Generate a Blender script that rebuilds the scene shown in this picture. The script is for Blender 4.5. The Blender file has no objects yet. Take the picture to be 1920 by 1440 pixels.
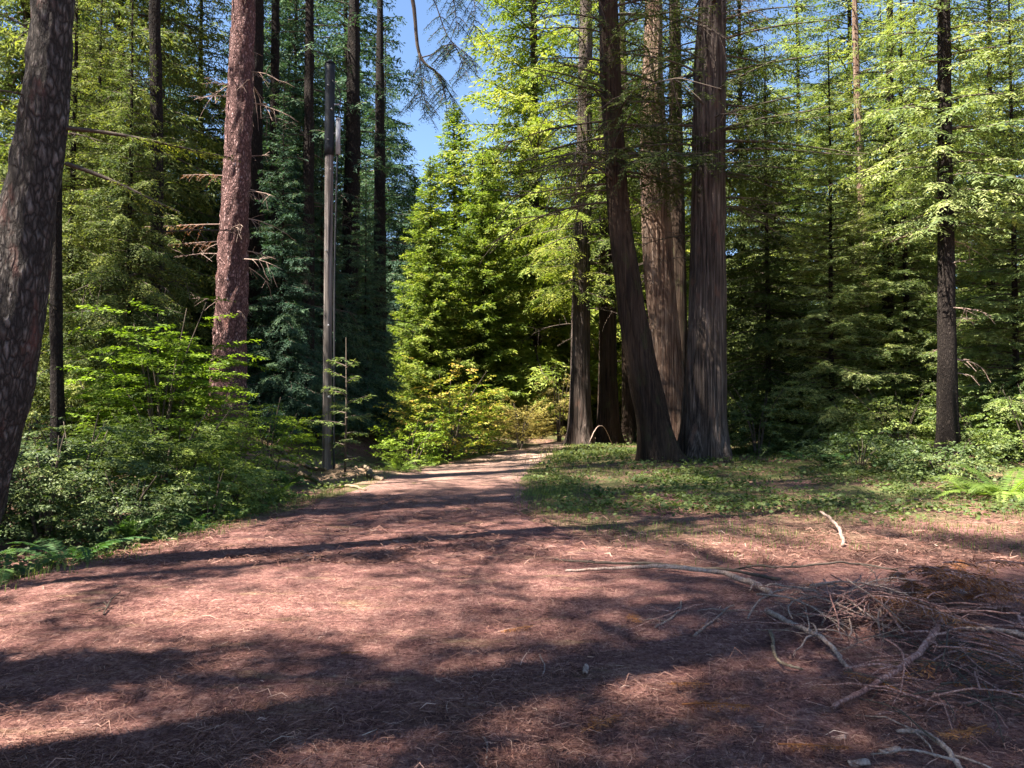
import bpy, math, random
import numpy as np
from mathutils import Vector

# ---------------------------------------------------------------- camera, world, sun, exposure
SC = bpy.context.scene
COL = SC.collection
R = math.radians
FPX, PITCH, EYE = 1443.0, math.atan(40 / 1443.0), 1.6

cam_d = bpy.data.cameras.new('camera')
cam = bpy.data.objects.new('camera', cam_d)
COL.objects.link(cam)
cam_d.sensor_width = 36
cam_d.lens = 36 * FPX / 1920
cam_d.clip_end = 2000
cam.location = (0, 0, EYE)
cam.rotation_euler = (math.pi / 2 + PITCH, 0, 0)
SC.camera = cam

SUN_AZ = R(62)          # ground heading of the light, measured from +Y towards +X
SUN_EL = R(57)
LD = Vector((math.sin(SUN_AZ) * math.cos(SUN_EL), math.cos(SUN_AZ) * math.cos(SUN_EL), -math.sin(SUN_EL)))
sun_d = bpy.data.lights.new('sun', 'SUN')
sun_d.energy = 5.0
sun_d.angle = R(0.53)
sun_d.color = (1.0, 0.93, 0.82)
sun = bpy.data.objects.new('sun', sun_d)
COL.objects.link(sun)
sun.rotation_euler = LD.to_track_quat('-Z', 'Y').to_euler()
sun.location = (-20, -15, 40)

world = bpy.data.worlds.new('World')
SC.world = world
world.use_nodes = True
wn = world.node_tree
bg = wn.nodes['Background']
sky = wn.nodes.new('ShaderNodeTexSky')
sky.sky_type = 'NISHITA'
sky.sun_disc = False
sky.sun_elevation = SUN_EL
sky.sun_rotation = math.atan2(-LD.x, -LD.y)
sky.air_density = 0.9
sky.dust_density = 0.0
sky.ozone_density = 3.0
wn.links.new(sky.outputs[0], bg.inputs[0])
bg.inputs[1].default_value = 0.05

vs = SC.view_settings
vs.view_transform = 'Standard'
vs.look = 'None'
vs.exposure = 2.6
vs.gamma = 1
vs.use_curve_mapping = False
SC.render.engine = 'CYCLES'
cy = SC.cycles
cy.max_bounces = 5
cy.diffuse_bounces = 3
cy.glossy_bounces = 2
cy.transmission_bounces = 4
cy.transparent_max_bounces = 4
cy.caustics_reflective = False
cy.caustics_refractive = False
cy.adaptive_threshold = 0.02
cy.use_denoising = True
try:
    cy.denoiser = 'OPENIMAGEDENOISE'
    cy.denoising_prefilter = 'ACCURATE'
except Exception:
    pass

# ---------------------------------------------------------------- helpers
rng = np.random.default_rng(11)
cp, sp = math.cos(PITCH), math.sin(PITCH)


def at(u, v, Y):
    """world point on the line of sight through photo pixel (u, v) at distance Y"""
    x, y = (u - 960) / FPX, (720 - v) / FPX
    d = np.array([x, cp - y * sp, sp + y * cp])
    return np.array([0, 0, EYE]) + d * (Y / d[1])


def ground_at(u, v):
    x, y = (u - 960) / FPX, (720 - v) / FPX
    d = np.array([x, cp - y * sp, sp + y * cp])
    p = d * (-EYE / d[2])
    return p[0], p[1]


def xat(u, Y):
    return (u - 960) / FPX * Y


def sstep(a, b, x):
    t = np.clip((np.asarray(x, float) - a) / (b - a), 0, 1)
    return t * t * (3 - 2 * t)


def vnoise(x, y, seed=0):
    """smooth 2-d value noise in 0..1"""
    x = np.asarray(x, float); y = np.asarray(y, float)
    xi, yi = np.floor(x).astype(np.int64), np.floor(y).astype(np.int64)
    fx, fy = x - xi, y - yi
    fx, fy = fx * fx * (3 - 2 * fx), fy * fy * (3 - 2 * fy)

    def hsh(i, j):
        n = (i * 374761393 + j * 668265263 + seed * 1442695041) & 0x7fffffff
        n = ((n ^ (n >> 13)) * 1274126177) & 0x7fffffff
        return ((n ^ (n >> 16)) & 0xffff) / 65535.0
    a, b, c, d = hsh(xi, yi), hsh(xi + 1, yi), hsh(xi, yi + 1), hsh(xi + 1, yi + 1)
    return (a * (1 - fx) + b * fx) * (1 - fy) + (c * (1 - fx) + d * fx) * fy


def fbm(x, y, seed=0, n=4):
    s = 0; a = .5; t = 0
    for k in range(n):
        s = s + a * vnoise(np.asarray(x) * 2 ** k, np.asarray(y) * 2 ** k, seed + k * 17)
        t += a; a *= .5
    return s / t


# the track: centre line and half width against distance
RY = [-6, 0, 4, 6.6, 9.6, 11.8, 15.9, 18, 21, 24, 27, 30, 34, 38, 44, 60]
RL = [-5.6, -5.1, -4.75, -4.4, -3.75, -3.45, -2.9, -2.6, -1.9, -1.0, 0, .75, 2.0, 4.2, 9, 24]
RR = [2.6, 2.4, 2.0, 1.5, .75, .35, .25, .4, .85, 1.25, 1.75, 2.3, 3.8, 6.2, 11.5, 27]


def road_l(y): return np.interp(y, RY, RL)
def road_r(y): return np.interp(y, RY, RR)


def H(x, y):
    """height of the forest floor"""
    x = np.asarray(x, float); y = np.asarray(y, float)
    h = .10 * (fbm(x * .25, y * .25, 3) - .5) + .05 * (fbm(x * .9, y * .9, 5) - .5)
    dl = road_l(y) - x
    dr = x - road_r(y)
    h = h * (0.35 + .65 * np.clip(np.maximum(dl, dr), 0, 1))
    h = h + 1.05 * sstep(1.9, 5.5, dl) * sstep(9, 17, y) + .5 * sstep(6, 16, dl)
    h = h - .10 * sstep(.1, .8, dl) * (1 - sstep(1.2, 2.4, dl))
    h = h + .45 * sstep(3, 12, dr) * sstep(12, 26, y)
    h = h + .16 * np.exp(-(((x - 3.4) / 2.6) ** 2 + ((y - 21.5) / 3.0) ** 2))
    # sandy mound at the foot of the pole
    h = h + .30 * np.exp(-(((x + 3.75) / .85) ** 2 + ((y - 17.7) / 1.0) ** 2))
    h = h + .12 * np.exp(-(((x - 3.1) / 1.6) ** 2 + ((y - 5.9) / 1.0) ** 2))
    return h


def Hs(x, y): return float(H(x, y))


class MB:
    """collects quads; build() makes ONE mesh"""
    def __init__(s):
        s.V, s.F, s.T, s.n = [], [], [], 0

    def add(s, V, F, tint=0.5):
        V = np.asarray(V, np.float32).reshape(-1, 3)
        F = np.asarray(F, np.int64).reshape(-1, 4)
        s.V.append(V); s.F.append(F + s.n); s.n += len(V)
        s.T.append(np.broadcast_to(np.asarray(tint, np.float32), (len(V),)))

    def mesh(s, name, mat, smooth=True):
        V = np.concatenate(s.V); F = np.concatenate(s.F); T = np.concatenate(s.T)
        me = bpy.data.meshes.new(name)
        tri = F[:, 2] == F[:, 3]
        q, t = F[~tri], F[tri][:, :3]
        loops = np.concatenate([q.ravel(), t.ravel()]).astype(np.int32)
        starts = np.concatenate([np.arange(len(q)) * 4, len(q) * 4 + np.arange(len(t)) * 3]).astype(np.int32)
        me.vertices.add(len(V)); me.vertices.foreach_set('co', V.ravel())
        me.loops.add(len(loops)); me.loops.foreach_set('vertex_index', loops)
        me.polygons.add(len(starts)); me.polygons.foreach_set('loop_start', starts)
        me.update(calc_edges=True)
        if smooth:
            me.polygons.foreach_set('use_smooth', np.ones(len(starts), bool))
        a = me.attributes.new('tint', 'FLOAT', 'POINT')
        a.data.foreach_set('value', np.ascontiguousarray(T, np.float32))
        me.materials.append(mat)
        me.validate()
        return me


def link(name, data, parent=None, loc=(0, 0, 0), rot=(0, 0, 0), scale=1.0):
    o = bpy.data.objects.new(name, data)
    COL.objects.link(o)
    o.location = [float(c) for c in loc]
    o.rotation_euler = rot
    o.scale = (scale,) * 3 if np.isscalar(scale) else scale
    if parent is not None:
        o.parent = parent
        if name in FOL: o['kind'] = 'stuff'
    return o


FOL = ('crown', 'branch_frame', 'foliage', 'bough', 'hanging_bough', 'hanging_bough_wood', 'dead_bough', 'dead_bough_wood', 'dead_spray', 'spray_stem')


def tag(o, label=None, cat=None, group=None, kind=None):
    if label: o['label'] = label
    if cat: o['category'] = cat
    if group: o['group'] = group
    if kind: o['kind'] = kind
    return o


def thing(name, label, cat, loc, rz=0, group=None, scale=1.0):
    o = link(name, None, None, loc, (0, 0, rz), scale)
    o.empty_display_size = .2
    return tag(o, label, cat, group)


def unit(a):
    return a / np.maximum(np.linalg.norm(a, axis=-1, keepdims=True), 1e-9)


def tube(mb, P, rad, n=6, tint=.5, cap=True, wob=None):
    """tube along points P with radii rad"""
    P = np.asarray(P, float); rad = np.broadcast_to(np.asarray(rad, float), (len(P),))
    T = unit(np.gradient(P, axis=0))
    ref = np.array([0, 0, 1.0]) if abs(T[0, 2]) < .8 else np.array([1.0, 0, 0])
    A = unit(np.cross(T, ref)); B = np.cross(T, A)
    th = np.arange(n) / n * 2 * math.pi
    ring = np.cos(th)[None, :, None] * A[:, None] + np.sin(th)[None, :, None] * B[:, None]
    rr = rad[:, None] * (np.ones((len(P), n)) if wob is None else wob)
    V = P[:, None] + ring * rr[..., None]
    m = len(P)
    i = np.arange(m - 1)[:, None] * n; j = np.arange(n)[None]; k = (j + 1) % n
    F = np.stack([i + j, i + n + j, i + n + k, i + k], -1).reshape(-1, 4)
    V = V.reshape(-1, 3)
    if cap:
        V = np.concatenate([V, P[:1], P[-1:]])
        j = np.arange(n); k = (j + 1) % n
        c0 = np.full(n, m * n); c1 = c0 + 1
        F = np.concatenate([F, np.stack([c0, j, k, k], -1), np.stack([c1, (m - 1) * n + k, (m - 1) * n + j, (m - 1) * n + j], -1)])
    mb.add(V, F, tint)


def leaves(mb, P, D, N, L, W, tint, fold=.12, mid=.42):
    """many single leaves: a folded diamond each"""
    n = len(P)
    S = unit(np.cross(D, N))
    L = np.broadcast_to(np.asarray(L, float), (n,))[:, None]
    W = np.broadcast_to(np.asarray(W, float), (n,))[:, None]
    N2 = unit(np.cross(S, D))
    V = np.stack([P, P + D * L * mid + S * W * .5 - N2 * W * fold,
                  P + D * L - N2 * L * .10, P + D * L * mid - S * W * .5 - N2 * W * fold], 1)
    mb.add(V.reshape(-1, 3), np.arange(4 * n).reshape(n, 4), np.repeat(tint, 4))


def spline(pts, n):
    """Catmull-Rom through control points"""
    P = np.asarray(pts, float)
    if len(P) == 2:
        t = np.linspace(0, 1, n)[:, None]
        return P[0] * (1 - t) + P[1] * t
    Q = np.concatenate([2 * P[:1] - P[1:2], P, 2 * P[-1:] - P[-2:-1]])
    t = np.linspace(0, len(P) - 1 - 1e-6, n)
    i = t.astype(int); f = (t - i)[:, None]
    a, b, c, d = Q[i], Q[i + 1], Q[i + 2], Q[i + 3]
    return .5 * (2 * b + (c - a) * f + (2 * a - 5 * b + 4 * c - d) * f ** 2 + (3 * b - a - 3 * c + d) * f ** 3)


# ---------------------------------------------------------------- materials
class NT:
    def __init__(s, name):
        s.m = bpy.data.materials.new(name)
        s.m.use_nodes = True
        s.t = s.m.node_tree
        s.t.nodes.clear()
        s.out = s.n('ShaderNodeOutputMaterial')

    def n(s, kind, **kw):
        nd = s.t.nodes.new(kind)
        for k, v in kw.items():
            if k in nd.inputs.keys() if isinstance(k, str) else False:
                nd.inputs[k].default_value = v
            else:
                setattr(nd, k, v)
        return nd

    def l(s, a, b): s.t.links.new(a, b)

    def ramp(s, fac, stops):
        r = s.n('ShaderNodeValToRGB')
        e = r.color_ramp.elements
        while len(e) < len(stops): e.new(.5)
        for el, (p, c) in zip(e, stops):
            el.position = p; el.color = (*c, 1)
        s.l(fac, r.inputs[0])
        return r.outputs[0]

    def coord(s, scale=(1, 1, 1), obj=True):
        tc = s.n('ShaderNodeTexCoord'); mp = s.n('ShaderNodeMapping')
        mp.inputs['Scale'].default_value = scale
        s.l(tc.outputs['Object' if obj else 'Generated'], mp.inputs[0])
        return mp.outputs[0]

    def noise(s, co, scale, detail=4, rough=.55, dist=0):
        t = s.n('ShaderNodeTexNoise')
        t.inputs['Scale'].default_value = scale
        t.inputs['Detail'].default_value = detail
        t.inputs['Roughness'].default_value = rough
        t.inputs['Distortion'].default_value = dist
        s.l(co, t.inputs['Vector'])
        return t.outputs[0]

    def mix(s, fac, a, b, mode='MIX'):
        m = s.n('ShaderNodeMix'); m.data_type = 'RGBA'; m.blend_type = mode
        for sock, v in ((m.inputs[0], fac), (m.inputs[6], a), (m.inputs[7], b)):
            if hasattr(v, 'is_output'): s.l(v, sock)
            elif isinstance(v, (int, float)): sock.default_value = v
            else: sock.default_value = (*v, 1)
        return m.outputs[2]

    def math(s, op, a, b=0.0):
        m = s.n('ShaderNodeMath'); m.operation = op
        for sock, v in ((m.inputs[0], a), (m.inputs[1], b)):
            if hasattr(v, 'is_output'): s.l(v, sock)
            else: sock.default_value = v
        return m.outputs[0]

    def principled(s, color, rough=.8, bump=None, bstr=.5, bdist=.02, spec=.25):
        p = s.n('ShaderNodeBsdfPrincipled')
        if hasattr(color, 'is_output'): s.l(color, p.inputs['Base Color'])
        else: p.inputs['Base Color'].default_value = (*color, 1)
        p.inputs['Roughness'].default_value = rough
        p.inputs['Specular IOR Level'].default_value = spec
        if bump is not None:
            b = s.n('ShaderNodeBump')
            b.inputs['Strength'].default_value = bstr
            b.inputs['Distance'].default_value = bdist
            s.l(bump, b.inputs['Height']); s.l(b.outputs[0], p.inputs['Normal'])
        s.l(p.outputs[0], s.out.inputs[0])
        return s.m


def leaf_mat(name, stops, trans=.38, gloss=.03, tcol=(1.15, 1.25, .55)):
    t = NT(name)
    at_ = t.n('ShaderNodeAttribute'); at_.attribute_name = 'tint'
    oi = t.n('ShaderNodeObjectInfo')
    f = t.math('ADD', at_.outputs['Fac'], t.math('MULTIPLY', t.math('SUBTRACT', oi.outputs['Random'], .5), .25))
    c = t.ramp(f, stops)
    d = t.n('ShaderNodeBsdfDiffuse'); t.l(c, d.inputs[0])
    tr = t.n('ShaderNodeBsdfTranslucent'); t.l(t.mix(1.0, c, tcol, 'MULTIPLY'), tr.inputs[0])
    m1 = t.n('ShaderNodeMixShader'); m1.inputs[0].default_value = trans
    t.l(d.outputs[0], m1.inputs[1]); t.l(tr.outputs[0], m1.inputs[2])
    g = t.n('ShaderNodeBsdfGlossy'); g.inputs[0].default_value = (1, 1, 1, 1); g.inputs['Roughness'].default_value = .6
    m2 = t.n('ShaderNodeMixShader'); m2.inputs[0].default_value = gloss * .3
    t.l(m1.outputs[0], m2.inputs[1]); t.l(g.outputs[0], m2.inputs[2])
    t.l(m2.outputs[0], t.out.inputs[0])
    return t.m


def bark_mat(name, stops, sx=14, sz=1.4, bstr=.9, bd=.03, extra=None):
    t = NT(name)
    co = t.coord((sx, sx, sz))
    n1 = t.noise(co, 1.0, 6, .62, .4)
    n2 = t.noise(t.coord((1.2, 1.2, .5)), 1.0, 3)
    f = t.math('ADD', t.math('MULTIPLY', n1, .75), t.math('MULTIPLY', n2, .35))
    c = t.ramp(f, stops)
    if extra:
        n3 = t.noise(t.coord((3, 3, 1.2)), 1.0, 5, .7)
        c = t.mix(t.math('MULTIPLY', t.math('SUBTRACT', n3, .56), 6.0), c, extra)
        c.node.clamp_factor = True
    n4 = t.noise(t.coord((sx * 2.5, sx * 2.5, sz * 3)), 1.0, 5, .7)
    h = t.math('ADD', n1, t.math('MULTIPLY', n4, .5))
    return t.principled(c, .9, h, bstr, bd, .15)



def plate_mat(name, stops, sx, sz, extra=None):
    """flaking bark: small plates with open cracks between them"""
    t = NT(name)
    co = t.coord((sx, sx, sz))
    wob = t.n('ShaderNodeTexNoise'); wob.inputs['Scale'].default_value = .9; wob.inputs['Detail'].default_value = 3
    t.l(co, wob.inputs['Vector'])
    va = t.n('ShaderNodeVectorMath'); va.operation = 'MULTIPLY_ADD'
    t.l(wob.outputs['Color'], va.inputs[0]); va.inputs[1].default_value = (1.6, 1.6, 1.6); t.l(co, va.inputs[2])
    vo = t.n('ShaderNodeTexVoronoi'); vo.feature = 'DISTANCE_TO_EDGE'; vo.inputs['Scale'].default_value = 1.0
    t.l(va.outputs[0], vo.inputs['Vector'])
    vc = t.n('ShaderNodeTexVoronoi'); vc.feature = 'F1'; vc.inputs['Scale'].default_value = 1.0
    t.l(va.outputs[0], vc.inputs['Vector'])
    fine = t.noise(t.coord((sx * 4, sx * 4, sz * 3)), 1.0, 5, .7)
    edge = t.math('MULTIPLY', vo.outputs['Distance'], 2.2); edge.node.use_clamp = True
    v3 = t.n('ShaderNodeTexVoronoi'); v3.feature = 'DISTANCE_TO_EDGE'; v3.inputs['Scale'].default_value = .38
    t.l(va.outputs[0], v3.inputs['Vector'])
    e3 = t.math('MULTIPLY', v3.outputs['Distance'], 4.5); e3.node.use_clamp = True
    patch = t.noise(t.coord((2.2, 2.2, .9)), 1.0, 4, .6)
    pm = t.math('MULTIPLY', t.math('SUBTRACT', patch, .32), 3.0); pm.node.use_clamp = True
    edge = t.math('MULTIPLY', edge, t.math('MULTIPLY', t.math('ADD', t.math('MULTIPLY', e3, .65), .35), t.math('ADD', t.math('MULTIPLY', pm, .6), .4)))
    sepc = t.n('ShaderNodeSeparateColor'); t.l(vc.outputs['Color'], sepc.inputs[0])
    f = t.math('MULTIPLY', edge, t.math('ADD', t.math('MULTIPLY', sepc.outputs[0], .55), t.math('MULTIPLY', fine, .75)))
    c = t.ramp(f, stops)
    if extra:
        n3 = t.noise(t.coord((3, 3, 1.2)), 1.0, 5, .7)
        c = t.mix(t.math('MULTIPLY', t.math('SUBTRACT', n3, .56), 6.0), c, extra)
        c.node.clamp_factor = True
    h = t.math('ADD', t.math('MULTIPLY', edge, .8), t.math('MULTIPLY', fine, .4))
    return t.principled(c, .9, h, 1.0, .06, .12)


M = {}
M['redwood'] = bark_mat('redwood_bark', [(.40, (.038, .022, .016)), (.50, (.105, .062, .044)), (.58, (.19, .125, .09)), (.68, (.30, .225, .175))], 22, .55, 1.0, .07)
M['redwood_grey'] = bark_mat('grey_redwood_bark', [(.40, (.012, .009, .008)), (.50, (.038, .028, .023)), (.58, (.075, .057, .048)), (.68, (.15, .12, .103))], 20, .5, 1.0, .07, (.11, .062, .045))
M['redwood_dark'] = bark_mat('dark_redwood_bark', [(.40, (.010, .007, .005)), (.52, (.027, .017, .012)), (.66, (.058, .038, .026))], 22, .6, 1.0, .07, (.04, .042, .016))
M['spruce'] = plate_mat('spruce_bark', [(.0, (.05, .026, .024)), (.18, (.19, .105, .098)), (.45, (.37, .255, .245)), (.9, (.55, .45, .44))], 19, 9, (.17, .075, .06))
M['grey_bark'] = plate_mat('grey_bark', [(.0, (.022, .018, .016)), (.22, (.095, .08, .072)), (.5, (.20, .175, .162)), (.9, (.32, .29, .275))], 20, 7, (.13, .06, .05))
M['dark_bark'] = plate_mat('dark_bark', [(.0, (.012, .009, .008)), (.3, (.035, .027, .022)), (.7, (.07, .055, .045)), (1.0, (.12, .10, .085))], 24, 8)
M['limb'] = bark_mat('limb_bark', [(.3, (.035, .026, .02)), (.7, (.10, .077, .06))], 25, 10, .5, .01)
M['dead_wood'] = bark_mat('dead_wood', [(.40, (.11, .07, .055)), (.55, (.26, .18, .145)), (.70, (.42, .325, .275))], 60, 30, .8, .01)
M['red_twig'] = bark_mat('red_twig', [(.40, (.11, .045, .036)), (.53, (.26, .13, .105)), (.68, (.46, .30, .26))], 60, 30, .8, .01)
M['pole_wood'] = bark_mat('pole_wood', [(.40, (.02, .017, .015)), (.50, (.08, .068, .061)), (.60, (.175, .15, .138)), (.70, (.29, .26, .24))], 40, .6, 1.0, .02)
M['log_wood'] = bark_mat('log_wood', [(.40, (.07, .048, .032)), (.52, (.17, .12, .08)), (.68, (.30, .23, .16))], 26, 26, .8, .02)

G = {}
G['olive'] = leaf_mat('olive_needles', [(.1, (0.0408, 0.0627, 0.0244)), (.5, (0.1021, 0.1312, 0.0383)), (.9, (0.2319, 0.2460, 0.0592))])
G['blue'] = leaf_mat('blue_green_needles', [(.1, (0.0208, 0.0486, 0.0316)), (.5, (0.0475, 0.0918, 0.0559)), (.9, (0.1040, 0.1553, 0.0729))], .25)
G['bright'] = leaf_mat('bright_needles', [(.1, (0.0777, 0.1217, 0.0243)), (.5, (0.1728, 0.2219, 0.0378)), (.9, (0.3283, 0.3291, 0.0607))], .42)
G['pale'] = leaf_mat('pale_needles', [(.1, (0.0702, 0.1062, 0.0416)), (.5, (0.1606, 0.2041, 0.0718)), (.9, (0.3312, 0.3510, 0.1323))], .40)
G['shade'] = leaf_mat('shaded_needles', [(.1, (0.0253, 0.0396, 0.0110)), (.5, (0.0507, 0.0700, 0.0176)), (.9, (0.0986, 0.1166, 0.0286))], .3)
G['lime'] = leaf_mat('lime_leaves', [(.1, (0.0847, 0.1392, 0.0154)), (.5, (0.1694, 0.2481, 0.0220)), (.9, (0.2783, 0.3509, 0.0385))], .45, .05)
G['shrub'] = leaf_mat('shrub_leaves', [(.1, (0.0582, 0.0937, 0.0208)), (.5, (0.1165, 0.1654, 0.0338)), (.9, (0.2330, 0.2756, 0.0585))], .38, .07)
G['shrub2'] = leaf_mat('fresh_shrub_leaves', [(.1, (.05, .085, .014)), (.5, (.11, .155, .022)), (.9, (.20, .24, .04))], .4, .05)
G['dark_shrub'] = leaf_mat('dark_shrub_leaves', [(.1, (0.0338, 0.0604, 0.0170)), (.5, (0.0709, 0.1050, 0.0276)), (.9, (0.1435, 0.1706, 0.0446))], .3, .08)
G['straw'] = leaf_mat('straw_leaves', [(.1, (.16, .12, .035)), (.5, (.30, .25, .07)), (.9, (.46, .40, .14))], .4, .03, (1.1, 1.05, .7))
G['mixed'] = leaf_mat('yellowing_leaves', [(.05, (0.0794, 0.1392, 0.0207)), (.4, (0.1851, 0.2530, 0.0322)), (.65, (0.3703, 0.3289, 0.0575)), (.9, (0.4761, 0.3036, 0.1035))], .42, .04)
G['brown'] = leaf_mat('dead_needles', [(.1, (.14, .05, .022)), (.5, (.30, .125, .05)), (.9, (.46, .23, .10))], .25, .02, (1.1, .95, .7))
G['fern'] = leaf_mat('fern_green', [(.1, (.035, .075, .02)), (.5, (.065, .13, .03)), (.9, (.12, .20, .05))], .38, .07)
G['fern_bright'] = leaf_mat('fern_lime', [(.1, (.10, .17, .03)), (.5, (.17, .25, .04)), (.9, (.28, .33, .08))], .45, .06)
G['fern_teal'] = leaf_mat('fern_deep_green', [(.1, (.026, .062, .02)), (.5, (.045, .10, .03)), (.9, (.075, .14, .045))], .35, .05)
G['grass'] = leaf_mat('grass_blades', [(.1, (.06, .095, .02)), (.5, (.12, .165, .035)), (.9, (.25, .25, .08))], .4, .05)
G['cover'] = leaf_mat('cover_leaves', [(.1, (0.0419, 0.0674, 0.0187)), (.5, (0.0862, 0.1189, 0.0318)), (.9, (0.1555, 0.1784, 0.0561))], .35, .06)
G['litter'] = leaf_mat('fallen_needles', [(.0, (.06, .026, .021)), (.35, (.21, .105, .08)), (.65, (.40, .235, .18)), (.85, (.58, .43, .34)), (1.0, (.66, .54, .45))], .1, .02, (1, .9, .7))


def floor_mat(name, road):
    t = NT(name)
    co = t.coord((1, 1, 1))
    big = t.noise(co, .55, 4, .6)
    med = t.noise(co, 3.2, 5, .65)
    fine = t.noise(co, 28, 6, .7)
    strand = t.noise(t.coord((22, 85, 20)), 1.0, 4, .65, .8)
    s2 = t.noise(t.coord((90, 26, 20)), 1.0, 4, .65, .8)
    tex = t.math('ADD', t.math('MULTIPLY', fine, .4), t.math('MULTIPLY', t.math('MAXIMUM', strand, s2), .6))
    c = t.ramp(tex, [(.40, (.08, .032, .030)), (.48, (.25, .115, .095)), (.56, (.43, .235, .19)), (.66, (.64, .45, .37))])
    duff = t.ramp(tex, [(.40, (.033, .014, .014)), (.50, (.11, .047, .043)), (.60, (.23, .112, .095)), (.72, (.38, .235, .195))])
    geo = t.n('ShaderNodeNewGeometry'); sep = t.n('ShaderNodeSeparateXYZ'); t.l(geo.outputs['Position'], sep.inputs[0])
    mr = t.n('ShaderNodeMapRange'); t.l(sep.outputs['Y'], mr.inputs[0])
    if road:
        c = t.mix(t.math('MULTIPLY', t.math('SUBTRACT', med, .38), 2.2), duff, c); c.node.clamp_factor = True
        # sandy wheel-worn surface further along the track
        sand = t.ramp(tex, [(.40, (.16, .10, .075)), (.50, (.32, .215, .165)), (.66, (.54, .41, .32))])
        mr.inputs[1].default_value = 11; mr.inputs[2].default_value = 22
        w = t.math('MULTIPLY', mr.outputs[0], t.math('ADD', big, .25))
        c = t.mix(w, c, sand); c.node.clamp_factor = True
    else:
        c = t.mix(t.math('MULTIPLY', t.math('SUBTRACT', med, .30), 1.6), duff, c); c.node.clamp_factor = True
        moss = t.ramp(tex, [(.3, (.03, .042, .014)), (.55, (.075, .095, .03)), (.75, (.15, .165, .06))])
        mr.inputs[1].default_value = 7.5; mr.inputs[2].default_value = 13
        w = t.math('MULTIPLY', mr.outputs[0], t.math('MULTIPLY', t.math('SUBTRACT', big, .36), 4.0))
        c = t.mix(w, c, moss); c.node.clamp_factor = True
        # bare sandy earth on the mound by the pole
        vm = t.n('ShaderNodeVectorMath'); vm.operation = 'DISTANCE'
        t.l(geo.outputs['Position'], vm.inputs[0]); vm.inputs[1].default_value = (-3.9, 17.9, .1)
        sand = t.ramp(tex, [(.42, (.12, .078, .052)), (.52, (.22, .15, .10)), (.66, (.34, .25, .17))])
        ws = t.math('SUBTRACT', t.math('ADD', 2.1, big), vm.outputs['Value'])
        c = t.mix(t.math('MULTIPLY', ws, 2.0), c, sand); c.node.clamp_factor = True
    # darker damp soil and straw-coloured drifts of old needles
    n5 = t.noise(t.coord((1.1, 1.7, 1)), 1.0, 5, .65)
    c = t.mix(t.math('MULTIPLY', t.math('SUBTRACT', n5, .56), 5.0), c, (.045, .026, .022)); c.node.clamp_factor = True
    n6 = t.noise(t.coord((.8, 2.3, 1)), 1.3, 5, .7)
    straw = t.ramp(tex, [(.42, (.16, .10, .05)), (.52, (.32, .21, .11)), (.66, (.52, .40, .24))])
    c = t.mix(t.math('MULTIPLY', t.math('SUBTRACT', n6, .57), 4.0), c, straw); c.node.clamp_factor = True
    h = t.math('ADD', tex, t.math('MULTIPLY', med, .8))
    return t.principled(c, .95, h, 1.0, .05, .1)


M['floor'] = floor_mat('needle_floor', False)
M['road'] = floor_mat('track_surface', True)

# ---------------------------------------------------------------- ground and track
def grid_mesh(name, xs, ys, zf, mat):
    X, Y = np.meshgrid(xs, ys)
    V = np.stack([X, Y, zf(X, Y)], -1).reshape(-1, 3)
    nx, ny = len(xs), len(ys)
    i = np.arange(ny - 1)[:, None] * nx; j = np.arange(nx - 1)[None]
    F = np.stack([i + j, i + j + 1, i + nx + j + 1, i + nx + j], -1).reshape(-1, 4)
    mb = MB(); mb.add(V, F)
    return mb.mesh(name, mat)


xs = np.concatenate([np.linspace(-260, -16, 26)[:-1], np.linspace(-16, 18, 170), np.linspace(18, 260, 26)[1:]])
ys = np.concatenate([np.linspace(-200, -4, 22)[:-1], np.linspace(-4, 34, 190), np.linspace(34, 300, 40)[1:]])


def small(x, y): return .030 * (fbm(x * 3, y * 3, 21, 3) - .5) + .022 * (fbm(x * 9, y * 9, 22, 2) - .5)


ground = link('ground', grid_mesh('ground', xs, ys, lambda x, y: H(x, y) + small(x, y) * sstep(40, 20, y), M['floor']))
tag(ground, kind='structure')

ty = np.concatenate([np.linspace(-5, 26, 260), np.linspace(26, 58, 60)[1:]])
tu = np.linspace(0, 1, 46)
U, Yg = np.meshgrid(tu, ty)
edgeL = .28 * (fbm(Yg * 1.6, Yg * 0 + 3, 8, 3) - .5)
edgeR = .9 * (fbm(Yg * 1.1, Yg * 0 + 9, 9, 4) - .5) * sstep(16, 8, Yg) + .25 * (fbm(Yg * 1.6, Yg * 0 + 5, 12, 3) - .5)
Xl, Xr = road_l(Yg) + edgeL, road_r(Yg) + edgeR
Xg = Xl + (Xr - Xl) * U
e = np.minimum(U, 1 - U) * (Xr - Xl)
rut = -.020 * (np.exp(-((U - .27) / .09) ** 2) + np.exp(-((U - .70) / .09) ** 2))
Zg = H(Xg, Yg) + small(Xg, Yg) + .016 + rut * .5 - .075 * sstep(.14, 0, e)
mb = MB()
nx, ny = len(tu), len(ty)
i = np.arange(ny - 1)[:, None] * nx; j = np.arange(nx - 1)[None]
mb.add(np.stack([Xg, Yg, Zg], -1), np.stack([i + j, i + j + 1, i + nx + j + 1, i + nx + j], -1))
tag(link('road', mb.mesh('road', M['road'])), kind='structure')


def Hg(x, y):
    return H(x, y) + small(x, y) + .014


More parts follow.
